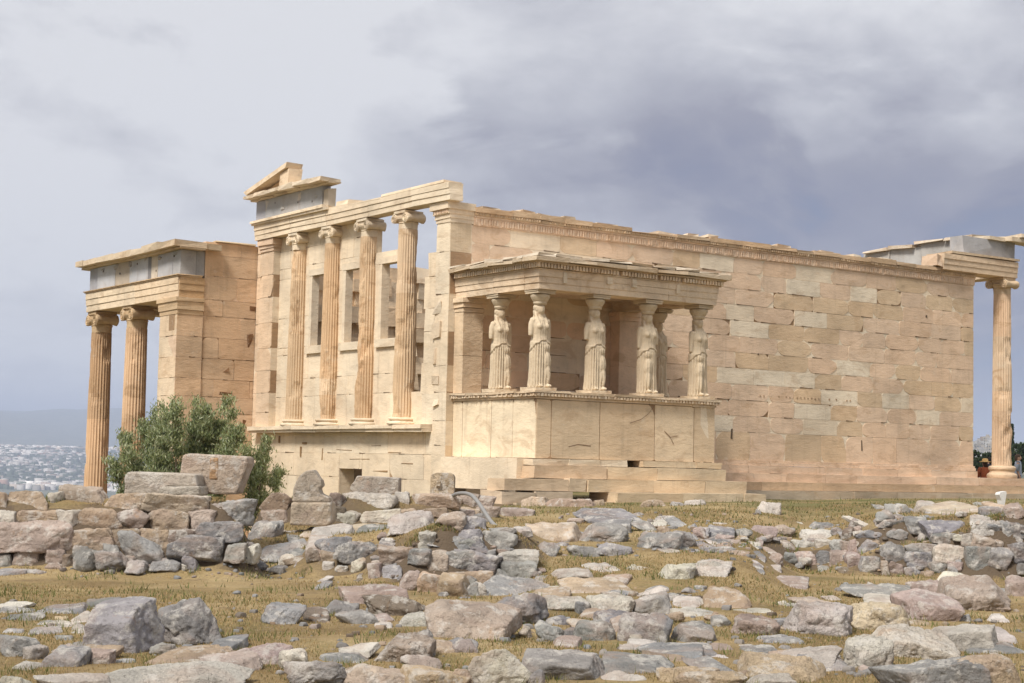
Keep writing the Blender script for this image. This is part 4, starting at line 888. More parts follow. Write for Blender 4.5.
row('in the lower course of the coursed wall', 'blocks of the coursed wall', 'M3', 'w', '440,272,505,342,kB;470,288,560,347,wB;552,283,720,347,wB;718,280,800,340,tB;803,274,908,308,tB;904,272,1026,307,pB')
row('in the upper course of the coursed wall', 'blocks of the coursed wall', 'M3', 'w', '428,216,505,277,kB;498,214,702,280,wP;698,212,762,277,wP;752,218,962,277,tB;958,218,1040,272,pB')
row('at the foot of the middle rubble bank', 'stones at the foot of the middle rubble bank', 'M4', 'g', '482,75,548,132,wP;418,100,470,132,wB;553,85,612,152,pB;488,135,537,167,kF;584,104,687,168,gR;668,113,752,197,pR;748,114,848,207,oB;832,124,955,224,oB;948,165,1002,222,gR;972,165,1030,222,wP')
row('lying on the open turf left of centre', 'loose stones on the open turf', 'M4', 'g', '118,244,292,340,bR,blue-grey humped boulder alone on the open turf left of centre;273,270,382,336,kF,dark flat stone beside the lone humped boulder on the turf;350,240,502,297,gR;440,163,690,254,pB,pinkish flat-topped block below the middle rubble bank;538,208,770,300,kR,dark reddish boulder resting against the pinkish flat-topped block;420,278,582,338,gR;578,298,662,330,pF;655,284,778,347,wP;574,328,642,357,wF;578,360,808,482,pP,flat pitted slab tilted on the turf before the pink block;733,354,814,427,bR;838,388,990,458,bR;330,170,385,200,gF;353,146,392,167,wF')
row('', None, 'M4', 'g', '768,224,1128,400,pB,big pink block in the middle foreground, largest of the pinkish stones')
row('beside the big pink block', 'stones beside the big pink block', 'M6', 'g', '163,150,382,300,bR,big blue-grey boulder touching the right end of the pink block;335,284,462,357,bR;378,258,472,302,bR;283,298,327,344,wR;448,308,504,342,bR;420,345,532,388,pF')
row('in the coursed heap right of the hose', 'stones of the heap right of the hose', 'M5', 'w', '50,180,158,248,gR;-20,190,52,237,kR;118,250,265,332,gB;15,268,158,330,bR;-20,328,198,418,gB,long grey block in the heap below the hose;198,324,348,394,wB;208,372,352,448,gB;-20,412,167,508,oB;178,400,242,448,gR;66,430,117,507,gF;148,230,262,257,gF;-10,240,125,282,gF')
FB = 'foundation blocks below the porch steps'
row('of the foundation blocks under the porch steps', FB, 'M5', 'w', '130,32,165,72,tB;143,64,212,108,kB;40,64,147,108,cB;208,68,358,114,cB;353,76,470,122,cB;-10,100,42,152,tB;38,104,177,154,pB;-10,150,117,192,tB;108,150,197,207,pB')
row('in the lowest visible foundation course under the porch', FB, 'M5', 'w', '173,106,294,158,wB;288,112,394,170,cB;384,120,577,174,tB,long tan block in the foundation just below the porch steps;193,157,334,218,pB;573,122,622,164,tB;758,122,878,168,tR;883,130,938,158,gB;932,122,1030,164,wR')
row('on the rubble slope below the porch', 'stones on the slope below the porch', 'M5', 'g', '310,192,525,287,cB,broad cream block on the rubble slope below the porch;248,222,330,262,wB;330,280,462,347,gR;468,297,588,345,bR,low blue-grey stone on turf below the porch;594,289,724,342,gR;690,322,772,354,bF;758,325,922,367,pF;918,330,1030,372,gF')
row('in the big grey heap below the porch', 'stones of the grey heap below the porch', 'M5', 'g', '540,158,785,218,bF;588,188,735,252,bB;620,204,694,242,pF;505,203,704,292,gR,large slanting grey boulder fronting the grey heap below the porch;733,200,838,248,gR;763,233,934,322,bR,big rounded blue-grey boulder right of the grey heap;898,236,984,308,gR;978,225,1034,272,pR;768,190,902,222,wF;898,210,990,242,gF;850,196,950,226,wF')
row('in the line of low stones in mid field', 'low stones across the mid field', 'M5', 'g', '348,385,396,412,pF;393,383,568,440,wP;563,390,762,440,wF;703,373,842,410,wF;843,358,985,434,wP;975,352,1140,428,wP;470,434,762,506,oB,low block with bright orange lichen on its left end;393,464,484,494,wF;98,445,398,504,gP;340,423,442,450,gF')
row('in rubble right of the pink block', 'rubble right of the pink block', 'M6', 'g', '362,176,538,244,wP;503,195,558,252,bB;548,170,744,262,wP;738,148,868,192,wR;738,165,894,254,gR;833,175,968,212,gF;908,190,1028,242,wF;893,234,1028,267,wF;518,240,638,274,tF;498,265,664,359,bB;648,258,770,334,pB;683,234,884,369,bB,large blue-grey block in the rubble right of the pink block;718,334,774,374,wB')
row('along the front edge below the pink block', 'stones along the front edge', 'M6', 'g', '-5,350,108,419,bR;68,378,330,540,wR,large pale pinkish boulder at the front below the pink block;302,368,620,522,gB,big slanted grey block at the front centre;783,368,1030,454,bF;622,418,890,504,bF;612,490,834,540,wF;838,453,1080,545,oP;318,476,378,540,gR;-10,468,92,545,tB')
row('along the front edge left of centre', 'stones along the front edge', 'M4', 'g', '-20,402,238,504,pR;192,423,304,524,wP;358,443,540,482,bF;212,468,450,580,gR,big mottled grey boulder at the front edge left of centre;433,498,694,580,cF;678,498,950,590,oB')
row('of the pair of big blocks', None, 'L2', 'g', '342,212,614,442,gB,big upright grey block, left of the pair in the left foreground;588,206,880,414,gR,big grey boulder with a ledge, right of the pair in the left foreground')
row('around the pair of big grey blocks', 'stones round the pair of grey blocks', 'L2', 'g', '683,380,748,416,wR;588,400,694,450,gR;812,385,948,448,bF;538,406,898,526,oF,broad orange-stained slab in front of the pair of grey blocks;328,423,444,504,pB;268,405,348,444,gF')
row('in the low rubble at the left edge', 'low rubble at the left edge', 'L2', 'g', '-20,243,88,274,wF;123,248,318,304,bF,wide blue-grey slab in the low rubble at the left edge;-20,270,133,298,gF;-20,292,135,334,bF;210,298,268,324,oB,small red brick-like stone among low rubble at the left;258,295,348,337,wF;193,325,293,354,wF;228,355,348,386,wF;98,350,223,386,gF;188,380,273,416,bF;-20,372,134,470,gR,large grey tilted stone at the left picture edge;96,415,168,484,wR;153,420,323,518,gB;43,480,134,524,wF;-10,350,84,378,gF;128,325,204,354,gF')
row('at the bottom left front edge', 'stones along the front edge', 'L2', 'g', '-20,540,134,590,wF;128,523,434,590,wP;413,488,968,600,wP,long pale pitted block across the bottom left front edge;798,444,1030,530,pR')
row('in the upper row beside the right terrace', 'stones in the upper row of the right terrace', 'A1', 'g', '-5,198,48,238,gR;28,220,118,288,gR;112,208,278,284,bB;278,225,383,278,gR;378,210,530,279,pR;513,208,638,272,pR;638,200,764,252,wF;733,184,884,232,bR;688,230,904,303,wP;858,218,928,268,bR;918,214,1013,284,kR;968,165,1030,242,gR')
row('in the stepped rows of the right bank', 'stones of the stepped right bank', 'A1', 'g', '433,270,568,315,bB;568,274,664,303,wF;58,330,188,372,gF;138,314,243,348,wF;283,312,443,342,wF;368,330,533,377,pF;533,304,624,347,pB')
row('in the upper left course of the right wall', 'stones of the right wall', 'A1', 'w', '608,304,758,372,wR;753,304,858,374,wB;848,304,928,372,gB;918,314,1030,382,pB')
row('along the foot of the right bank', 'stones along the foot of the right bank', 'A1', 'g', '-5,375,133,422,bF;-10,404,262,518,wP,long pitted stone in the field left of the right wall;253,378,383,422,wF;358,390,483,432,bF;468,374,568,449,pR;263,424,443,447,wF;438,448,568,480,wF;263,454,473,511,bF;798,460,888,494,gF;883,464,993,509,kR')
row('in the lower left course of the right wall', 'stones of the right wall', 'A1', 'w', '558,378,643,439,bB;628,378,764,469,pP;752,374,854,464,bB;843,370,948,469,pB;933,384,1015,479,pB')
row('', None, 'A1', 'g', '408,66,570,144,wP,pale pitted stone at the right end of the lowest porch step')
row('on the grassy terrace right of the wall', 'stones on the right terrace', 'A2', 'g', '213,66,358,138,gR;388,58,502,130,wB,small block with a bright white left face on the terrace;498,104,593,142,gF;523,78,773,134,cF;778,86,918,148,bB;912,90,1040,176,pB,pinkish block at the right picture edge on the terrace')
row('in the top course of the right wall', 'stones of the right wall', 'A2', 'g', '163,134,273,204,gR;78,174,183,213,wF;168,158,343,219,bB;328,164,458,258,bB;448,168,709,264,bB,long blue-grey block topping the right wall;703,144,938,268,wP,pale square-cut block with tan face in the right wall;793,184,913,268,bB;858,188,1070,309,bR,big blue-grey boulder at the right end of the wall top')
row('in the second course of the right wall', 'stones of the right wall', 'A2', 'w', '43,240,208,289,bR;213,234,333,289,bF;338,210,443,259,gB;388,254,463,293,wF;478,256,613,313,bB;603,264,663,303,wB;648,258,723,323,wB;698,264,893,355,pR')
row('in the third course of the right wall', 'stones of the right wall', 'A2', 'w', '-5,304,48,454,pB;38,304,203,403,bR;178,317,333,434,gR;328,318,503,383,gB;313,358,478,468,bR;488,328,683,434,wB;678,344,828,474,bB;808,348,953,464,gR;938,317,1050,434,bB;978,434,1050,494,bB')
row('in the bottom course of the right wall', 'stones of the right wall', 'A2', 'w', '43,398,168,494,bB;168,424,228,509,pB;213,428,318,519,pR;318,456,408,529,bB;463,424,573,494,bR;418,478,493,514,tB;568,424,673,469,pB')
FR_ = 'stones of the right foreground'
row('left of the big pale block, right foreground', FR_, 'C3', 'g', '148,116,443,243,oR,orange-tinged peaked boulder left of the big pale block;-5,140,63,192,bR;-5,165,188,228,wF;-5,234,233,278,wF;198,264,298,334,bB;-20,303,253,430,bB,large blue-grey block in the right foreground rubble;328,250,593,394,pP;338,235,563,269,wF;548,274,683,349,bB;458,384,688,444,bF;598,190,668,234,wF;718,395,803,430,bF')
row('', None, 'C3', 'g', '673,150,1048,396,wP,big pale pitted block, leftmost of the diagonal row at right')
row('along the front right edge', 'stones along the front edge', 'C3', 'g', '-20,440,233,545,bF;208,438,363,504,pF;363,444,503,479,wF;153,494,313,549,wF;78,528,413,645,bF;-20,570,383,700,oP,broad orange-flecked block at the front edge right of centre;388,610,683,700,wP;398,472,893,652,oP,big orange-lichened slab in the right foreground;668,465,1030,600,wF')
row('in the diagonal row of big blocks', 'diagonal row of big blocks at right', 'C4', 'g', '-20,68,400,178,gR,long grey slab behind the diagonal row of blocks;358,50,563,150,pR;10,152,373,366,cP;300,106,658,296,pB,rugged pink block tilted in the diagonal row;593,12,988,240,pP,big pitted block at the upper right of the diagonal row;928,22,1080,170,pP;518,8,745,94,wR;628,130,724,229,wR')
row('in the front row at the right', 'front row of blocks at right', 'C4', 'g', '-20,362,238,580,wP,chunky pale block at the left of the front right row;168,322,643,524,wP,long pitted pale block in the front right row;498,286,908,486,wB,pale block with smooth grey right end, front right row;898,343,1030,444,wF;718,434,1080,504,bF;842,270,953,313,wF;648,264,728,303,gR')
row('', None, 'C4', 'g', '212,500,805,720,bB,largest smooth blue-grey block at the bottom right edge')
row('', None, 'C4', 'g', '640,478,1080,720,oP,pale orange-stained block in the bottom right corner')

# ---- small loose fragments
frag = []
for k in range(14):
    sh = 'RBFP'[k % 4]; X, Fq = rock_np(900+k, (random.uniform(.16, .3), random.uniform(.12, .22), random.uniform(.08, .16)), sh, 6); me = mesh_np('stone_fragment', X, Fq, True); me.materials.append(M_ROCK); frag.append(me)
rd = random.Random(77); zones = [((0, 545, 600, 660), 16), ((250, 545, 540, 582), 18), ((540, 770, 512, 556), 22), ((560, 1024, 585, 680), 40), ((800, 1024, 508, 574), 20), ((230, 560, 585, 680), 18), ((700, 860, 530, 572), 14), ((60, 300, 556, 580), 14)]
for (u0, u1, v0, v1), cnt in zones:
    for _ in range(cnt):
        P, t = hit(rd.uniform(u0, u1), rd.uniform(v0, v1)); o = link('stone_fragment', rd.choice(frag), None, None, (P[0], P[1], float(ground(P[0], P[1], False))-.03))
        s = rd.uniform(.35, 1.0)*(t/24)**.5; o.scale = (s, s, s); o.rotation_euler = (rd.uniform(-.3, .3), rd.uniform(-.3, .3), rd.uniform(0, 6.28)); c = ROCKCOL[rd.choice('gbgpwgt')]; o.color = (*c, 1)
        tag(o, 'small loose stone fragment lying in the turf among bigger stones', 'stone fragment', 'loose stone fragments')

# ---- cut blocks set on the walls
def cut_block(name, label, t, depth, pieces, uc, vb, mat=M_ROCK, bev=.03, noise=.03, cat='stone block', rz=0.0):
    """pieces: (outline in picture units, colour, offset towards the viewer, depth); first piece is the body"""
    P = atdepth(uc, vb, t); k = t/F; root = None
    for i, (nm, poly, c, off, dp) in enumerate(pieces):
        mb = MB(); mb.prism([((u-uc)*k, (vb-v)*k) for u, v in poly], (1, 0, 0), (0, 0, 1), (0, -1, 0), dp, c)
        mb.v = [(x, y-off, z) for x, y, z in mb.v]
        o = mb.build(nm, mat, root); 
        bv = o.modifiers.new('b', 'BEVEL'); bv.width = bev; bv.segments = 2; bv.limit_method = 'ANGLE'
        sb = o.modifiers.new('s', 'SUBSURF'); sb.subdivision_type = 'SIMPLE'; sb.levels = 3; sb.render_levels = 3
        tx = bpy.data.textures.get('wear') or bpy.data.textures.new('wear', 'CLOUDS'); tx.noise_scale = .22; tx.noise_depth = 3
        dsp = o.modifiers.new('d', 'DISPLACE'); dsp.texture = tx; dsp.strength = noise; dsp.texture_coords = 'GLOBAL'
        o.color = (*c, 1)
        if root is None: root = o; o.location = tuple(P); o.rotation_euler = (0, 0, -YAW+rz); tag(o, label, cat)
    return root
cut_block('stone_block', 'pale cut block with a stepped lower edge lying on the left wall', 26.0, .9, [('stone_block', [(124, 495), (123, 478), (127, 472.5), (195, 473.5), (197, 486), (166, 486.5), (158, 495)], (.46, .40, .33), 0, .9), ('projecting_step', [(160, 495.5), (160, 486.5), (200, 485.5), (201, 495)], (.46, .41, .34), .12, .8)], 160, 495.5)
cut_block('stone_block', 'large tan block tapering downward with a sunken slot, on the left wall', 26.6, .7, [('stone_block', [(184, 494), (178.5, 474), (181.5, 455), (188, 454), (246, 456), (247, 463), (236, 494)], (.44, .35, .27), 0, .7), ('slot', [(208.5, 480), (208.5, 457.2), (217.5, 457.4), (217.5, 480)], (.42, .26, .14), .012, .05)], 210, 494.5)
cut_block('pointed_block', 'upright cream block with a broken pointed top before the coursed wall', 28.6, .55, [('pointed_block', [(289.5, 525.5), (290.5, 503), (330.5, 502), (331, 522), (327, 526)], (.48, .39, .29), 0, .7), ('pointed_top', [(291, 502.5), (291.5, 490), (296, 478), (303, 471), (311, 470), (319, 480), (320.5, 486.5), (317.5, 488), (319, 494), (328, 497.5), (329.5, 502)], (.44, .37, .29), -.05, .5)], 310, 526)
cut_block('stone_block', 'finished grey-beige block with a broken left corner on the coursed wall', 31.6, .8, [('stone_block', [(355, 495.5), (349.5, 490), (351, 485), (354, 482), (356, 476.5), (398.5, 477.5), (398.5, 494)], (.40, .34, .28), 0, .8)], 376, 495.5, bev=.02, noise=.015)
cut_block('bossed_block', 'small tan block with rounded top corners and a lifting boss', 32.2, .6, [('bossed_block', [(430, 494.5), (430, 476.5), (432, 474), (436, 472.8), (449, 472.8), (452.5, 474.5), (454, 477.5), (454, 494.5)], (.46, .36, .245), 0, .6), ('boss', [(436, 486.5), (436, 481), (440.5, 481), (440.5, 486.5)], (.48, .37, .25), .07, .2)], 442, 494.5, bev=.015, noise=.012)
# the small marker post on the terrace at the right
P, t = hit(1003, 507); mb = MB(); k = t/F
m_w = plain('white_paint', (.62, .61, .58), .6, .1)
mb.prism([(-.03, .0), (.05, .0), (.10, .16), (.15, .36), (.13, .40), (-.10, .37), (-.15, .31), (-.06, .17)], (1, 0, 0), (0, 0, 1), (0, -1, 0), .2, (.6, .6, .6)); mb.v = [(x*.62, y*.7, z*.8) for x, y, z in mb.v]; o = mb.build('marker_stone', m_w); o.location = (P[0], P[1], P[2]+.0); o.rotation_euler = (0, 0, -YAW+.4)
tag(o, 'small white leaning marker stone at the foot of the long steps', 'marker stone')
# hose
pts = [(452, 496, 31.2), (457, 493.6, 30.9), (465, 493, 30.4), (472, 495, 29.8), (478, 502, 29.2), (484, 511, 28.4), (489, 519, 27.7), (494, 525, 27.2), (497, 527, 27)]
P = [atdepth(*p) for p in pts]; mb = MB(); fine = []
for i in range(len(P)-1):
    for q in range(5): fine.append(P[i]+(P[i+1]-P[i])*q/5)
for _ in range(4): fine = [fine[0]]+[(fine[i-1]+2*fine[i]+fine[i+1])/4 for i in range(1, len(fine)-1)]+[fine[-1]]
base = np.array(fine[-1]); mb.tube([p-base for p in fine], .036, (.30, .30, .31), 10); o = mb.build('drain_hose', plain('grey_plastic', (.24, .235, .225), .5, .1), None, True, tuple(base)); tag(o, 'bent grey plastic hose over the coursed wall near the porch', 'hose')

# more of the same rubble to either side of what the photograph takes in
rd = random.Random(303)
for k in range(110):
    u = rd.uniform(-330, -105) if k % 2 else rd.uniform(1045, 1330); v = rd.choice((rd.uniform(520, 600), rd.uniform(600, 680))); w = rd.uniform(25, 70)*(v-470)/120; hh = w*rd.uniform(.3, .6); cc = rd.choice('gbwptg'); sh = rd.choice('BRFPR')
    put_rock(u, v-hh, u+min(w, 85), v, cc, sh, 'g', f'{CW[cc]} {SWD[sh][0]} at the outer edge of the rubble field', 'outlying stones')

rd = random.Random(404)
for (u0, u1, v0, v1), cnt in (((560, 1000, 588, 672), 34), ((545, 770, 516, 556), 22), ((700, 870, 528, 566), 16), ((880, 1015, 505, 530), 8), ((225, 400, 532, 566), 16), ((20, 110, 600, 668), 8), ((330, 560, 600, 668), 12)):
    for _ in range(cnt):
        u, v = rd.uniform(u0, u1), rd.uniform(v0, v1); w = rd.uniform(14, 34)*(v-440)/140
        put_rock(u, v-w*rd.uniform(.22, .38), u+w, v, rd.choice('ggbwpt'), rd.choice('FFBR'), 'g', 'low half buried stone filling a gap between bigger stones', 'half buried filler stones')

# gravel: stones too small and too many to count
rg = np.random.default_rng(21); VV = []; FF = []; CC = []; nb = 0; rd = random.Random(31)
lib = [rock_np(2000+k, (1, .8, .55), 'BR'[k % 2], 3) for k in range(8)]
for (u0, u1, v0, v1), cnt in zones:
    for _ in range(cnt*7):
        P, t = hit(rd.uniform(u0, u1), rd.uniform(v0, v1), 8, 46); s = rd.choice((.03, .04, .05, .07, .10))*rd.uniform(.7, 1.3); X, Fq = rd.choice(lib); an = rd.uniform(0, 6.28); ca, sa = math.cos(an)*s, math.sin(an)*s
        VV.append(np.stack([P[0]+X[:, 0]*ca-X[:, 1]*sa, P[1]+X[:, 0]*sa+X[:, 1]*ca, float(ground(P[0], P[1]))-.012+X[:, 2]*s], -1)); FF.append(Fq+nb); nb += len(X); CC.append(np.repeat([vary(tuple(.72*q for q in ROCKCOL[rd.choice('ggbptk')]), .2, rd)], len(Fq), 0))
o = link('gravel', mesh_np('gravel', np.vstack(VV), np.vstack(FF), True, np.vstack(CC)), M_ATTR); tag(o, 'scattered gravel and chips of stone in the turf', 'gravel', kind='stuff')

# ------------------------------------------------------------------ grass
GU = np.arange(-80, 1105, 8.0); GV = np.arange(490, 704, 2.0); GT = np.full((len(GU), len(GV)), 99.0)
for i_, u_ in enumerate(GU):
    dd = FW[None]+R2[None]*((u_-512)/F)+U2[None]*((341.5-GV)/F)[:, None]; live = np.ones(len(GV), bool)
    tt = np.arange(9, 52, .1); PP = CAM+tt[None, :, None]*dd[:, None, :]; bl = PP[..., 2] < ground(PP[..., 0], PP[..., 1], False)
    GT[i_] = np.where(bl.any(1), tt[bl.argmax(1)], 99)
def blades(name, cnt, cols, vrange, hgt, seed, mask=None, label=None):
    rd = np.random.default_rng(seed); u = rd.uniform(-60, 1084, cnt); v = rd.uniform(*vrange, cnt)
    d = FW[None]+R2[None]*((u-512)/F)[:, None]+U2[None]*((341.5-v)/F)[:, None]; iu = np.clip((u+80)/8, 0, len(GU)-1.001); iv = np.clip((v-490)/2, 0, len(GV)-1.001)
    t = GT[np.round(iu).astype(int), np.round(iv).astype(int)]+rd.uniform(-.02, .02, cnt)*0; done = t < 60
    t = t*(1+rd.uniform(-.012, .012, cnt))
    P = CAM+t[:, None]*d; ok = done & (t < 50); P = P[ok]; t = t[ok]; P[:, :2] += rd.normal(0, .06, (len(P), 2))
    z = ground(P[:, 0], P[:, 1]); e = .15; sl = np.abs(ground(P[:, 0]+HF[0]*e, P[:, 1]+HF[1]*e)-z)/e; n = fbm(np.stack([P[:, 0]*.7, P[:, 1]*.7, z*0], -1), 3)
    keep = (sl < .6) & (rd.uniform(-.55, .55, len(z)) < (n if mask is None else mask(n, P, t))); P = P[keep]; z = z[keep]; t = t[keep]; n = n[keep]; m = len(P)
    a = rd.uniform(0, 2*math.pi, m); h = hgt*rd.uniform(.4, 1.3, m)*np.clip(t/22, .7, 1.7)**.5; w = .0050*rd.uniform(.7, 1.4, m)*np.clip(t/16, .8, 2.2); ln = h*rd.uniform(.1, .9, m)
    ux, uy = np.cos(a), np.sin(a); b = rd.uniform(0, 2*math.pi, m)
    V = np.stack([np.stack([P[:, 0]-ux*w, P[:, 1]-uy*w, z-.01], -1), np.stack([P[:, 0]+ux*w, P[:, 1]+uy*w, z-.01], -1), np.stack([P[:, 0]+np.cos(b)*ln, P[:, 1]+np.sin(b)*ln, z+h], -1)], 1).reshape(-1, 3)
    Fq = np.arange(m*3).reshape(-1, 3); C = np.array(cols)[rd.integers(0, len(cols), m)]*rd.uniform(.7, 1.25, (m, 1))
    me = mesh_np(name, V, Fq, False, C); o = link(name, me, M_GRASS); tag(o, label, name.replace('_', ' '), kind='stuff'); return o
blades('dry_grass', 230000, [(.36, .25, .115), (.32, .22, .095), (.42, .31, .165), (.26, .18, .08), (.28, .22, .095)], (498, 690), .030, 3, lambda n, P, t: n*1.5-.05, 'short dry golden grass over the field between the stones')
blades('green_grass', 90000, [(.095, .115, .03), (.13, .14, .042), (.18, .165, .06), (.07, .09, .025)], (497, 690), .036, 4, lambda n, P, t: n*1.6-.42+.58*sstep(29, 34, t), 'patches of green grass along the steps and between stones')

blades('weeds', 70000, [(.10, .13, .035), (.15, .17, .05), (.30, .25, .11), (.20, .20, .08)], (500, 690), .085, 9, lambda n, P, t: np.where(fbm(np.stack([P[:, 0]*2.3, P[:, 1]*2.3, P[:, 0]*0+7], -1), 3) > .24, .35, -2.0), 'taller green and straw weeds in small clumps beside the stones')

# ------------------------------------------------------------------ bushes and trees
def sprays(mb_leaf, rd, base, tip, leaves, ll, lw, spread, cols):
    base, tip = np.array(base), np.array(tip)
    for _ in range(leaves):
        s = rd.random()**.7; p = base+(tip-base)*s+np.array([rd.gauss(0, spread), rd.gauss(0, spread), rd.gauss(0, spread*.8)])*(.35+.65*s)
        ax = np.array([rd.gauss(0, .6), rd.gauss(0, .6), rd.uniform(.1, 1.2)])+(tip-base)/np.linalg.norm(tip-base)*.5; ax /= np.linalg.norm(ax); sd_ = np.cross(ax, (rd.gauss(0, 1), rd.gauss(0, 1), rd.gauss(0, 1))); sd_ /= np.linalg.norm(sd_)+1e-6
        L1 = ll*rd.uniform(.7, 1.3); c = vary(rd.choice(cols), .2, rd)
        i = len(mb_leaf.v); mb_leaf.v += [tuple(p-ax*L1*.5), tuple(p+sd_*lw), tuple(p+ax*L1*.5), tuple(p-sd_*lw)]; mb_leaf.face([i, i+1, i+2, i+3], c)
LEAF = [(.29, .33, .15), (.38, .41, .22), (.24, .28, .12), (.47, .49, .32), (.16, .19, .085)]
def shrub(name, label, u, t, base_z, crowns, seed):
    rd = random.Random(seed); P = atdepth(u, 480, t); root = empty(name, (P[0], P[1], base_z)); tag(root, label, 'shrub'); k = t/F
    st = MB(); lf = MB()
    for (du, v, wpx, n) in crowns:               # tip of each main spray in picture units about the axis
        top = np.array([*(RT*du*k)[:2], (HZ(u)-v)*k+CAM[2]-base_z]); top[:2] += HF[:2]*rd.uniform(-.9, .9)
        foot = np.array([*(RT*du*k*.15)[:2], 0]); mid = foot*.5+top*.5+np.array([rd.gauss(0, .15), rd.gauss(0, .15), 0])
        st.tube([foot, mid, top*.92+mid*.08], [.05, .03, .008], (.12, .09, .06), 5)
        for q in range(n):
            s = rd.uniform(.30, 1.0); b = mid+(top-mid)*((s-.5)*2) if s > .5 else foot+(mid-foot)*s*2
            dr = np.array([rd.gauss(0, .8), rd.gauss(0, .8), rd.uniform(.4, 1.9)]); dr /= np.linalg.norm(dr); r = wpx*k*rd.uniform(.35, 1.0)*(1.15-.65*s)
            tp = b+dr*r; st.tube([b, tp], [.008, .003], (.14, .11, .07), 3, False)
            sprays(lf, rd, b+(tp-b)*.25, tp, 105, .13, .016, .11, LEAF)
    st.build('stem', M_ATTR, root); lf.build('foliage', M_LEAF, root); return root
shrub('bush', 'large grey-green bush growing before the north porch columns', 178, 47, -3.05, [(-62, 440, 26, 26), (-45, 425, 30, 30), (-30, 416, 28, 32), (-14, 402, 28, 36), (0, 412, 30, 36), (14, 406, 26, 36), (28, 412, 28, 36), (44, 404, 26, 36), (58, 416, 26, 34), (66, 432, 24, 28), (-66, 462, 22, 22), (70, 452, 22, 22), (-20, 440, 34, 34), (20, 440, 34, 34), (50, 445, 30, 30), (-48, 455, 30, 30)], 5)
shrub('bush', 'smaller thin bush at the right of the large bush by the west wall', 256, 48, -3.05, [(-12, 452, 18, 20), (2, 446, 18, 22), (14, 440, 14, 18), (18, 462, 16, 18), (-4, 470, 18, 20)], 6)
def tree(label, u, r, vtop, wpx, seed, cyp=False):
    rd = random.Random(seed); a = math.atan((u-512)/F); x = CAM[0]+r*(math.sin(a)*RT[0]+math.cos(a)*HF[0]); y = CAM[1]+r*(math.sin(a)*RT[1]+math.cos(a)*HF[1]); z = float(ground(x, y))
    H = (HZ(u)-vtop)*r/F+CAM[2]-z; Wd = wpx*r/F/2; root = empty('cypress_tree' if cyp else 'tree', (x, y, z)); tag(root, label, 'tree', 'trees beyond the east porch')
    tr = MB(); tr.tube([(0, 0, 0), (.1, 0, H*.35), (0, .1, H*.8)], [.03*H, .02*H, .008*H], (.10, .075, .05), 7); lf = MB()
    for q in range(70):
        if cyp: zz_ = rd.uniform(.06, 1.0); rr = Wd*(1-zz_)**.6*rd.random(); c0 = np.array([rr*math.cos(q), rr*math.sin(q), zz_*H])
        else:
            th, ph = rd.uniform(0, 6.28), rd.uniform(-.5, 1.2); q3 = rd.random()**.4; c0 = np.array([Wd*q3*math.cos(th)*math.cos(ph), Wd*q3*math.sin(th)*math.cos(ph), H*.58+H*.38*q3*math.sin(ph)])
        if q % 6 == 0 and not cyp: tr.tube([(0, 0, H*.3), tuple(c0*.9)], [.008*H, .003*H], (.10, .075, .05), 5)
        sprays(lf, rd, c0, c0+np.array([0, 0, Wd*.3]), 30, .06*H, .02*H, Wd*.13, [(.035, .055, .018), (.05, .075, .025), (.025, .04, .014)])
    tr.build('trunk', M_ATTR, root); lf.build('crown', M_LEAF, root)
tree('dark green tree just right of the wall end, beyond the hat', 977, 230, 450, 15, 1); tree('dark bushy tree between the wall end and the corner column', 990, 210, 452, 15, 2); tree('low dark tree half hidden behind the corner column', 1000, 240, 446, 16, 3)
tree('slim dark cypress rising just right of the corner column', 1013.5, 320, 428, 4.5, 4, True); tree('rounded dark green tree at the right picture edge', 1020, 230, 444, 20, 5); tree('dark tree below the cypress, right of the corner column', 1010, 200, 456, 14, 6); tree('tall dark tree outside the right picture edge', 1040, 220, 438, 26, 7)

# ------------------------------------------------------------------ far houses and city
def place_polar(u, r):
    a = math.atan((u-512)/F); return CAM[0]+r*(math.sin(a)*RT[0]+math.cos(a)*HF[0]), CAM[1]+r*(math.sin(a)*RT[1]+math.cos(a)*HF[1])
rd = random.Random(12); HC = [(.34, .33, .32), (.28, .26, .24), (.40, .39, .38), (.26, .21, .17), (.32, .29, .25)]
for k in range(44):
    u = rd.uniform(950, 1075) if k > 22 else rd.uniform(968, 994); r = rd.uniform(1350, 2600); x, y = place_polar(u, r); z = float(ground(x, y)); w, d, h = rd.uniform(7, 13), rd.uniform(7, 12), rd.uniform(5, 11)
    c = rd.choice(HC); mb = MB(); mb.box((-w/2, -d/2, -3), (w/2, d/2, h), c, 0, vary((.28, .24, .22))); mb.box((-w*.2, -d*.2, h), (w*.15, d*.2, h+2.4), vary(c, .1))
    o = mb.build('hillside_house', M_ATTR, None, loc=(x, y, z)); o.rotation_euler = (0, 0, -YAW+rd.uniform(-.6, .6)); tag(o, 'tiny pale flat-roofed house on the hillside beyond the east porch', 'house', 'houses on the distant hillside')
    wb = MB()
    for fz in range(int(h//3)):
        for q in range(3): wb.box((-w*.38+q*w*.3, -d/2-.12, fz*3+1), (-w*.38+q*w*.3+w*.14, -d/2+.1, fz*3+2.3), (.10, .10, .11)); wb.box((-w/2-.12, -d*.38+q*d*.3, fz*3+1), (-w/2+.1, -d*.38+q*d*.3+d*.14, fz*3+2.3), (.10, .10, .11))
    wb.build('window', M_ATTR, o)
NB = 15000; rg = np.random.default_rng(5); u = rg.uniform(-260, 420, NB); r = 5000+rg.random(NB)**.8*4900; a = np.arctan((u-512)/F)
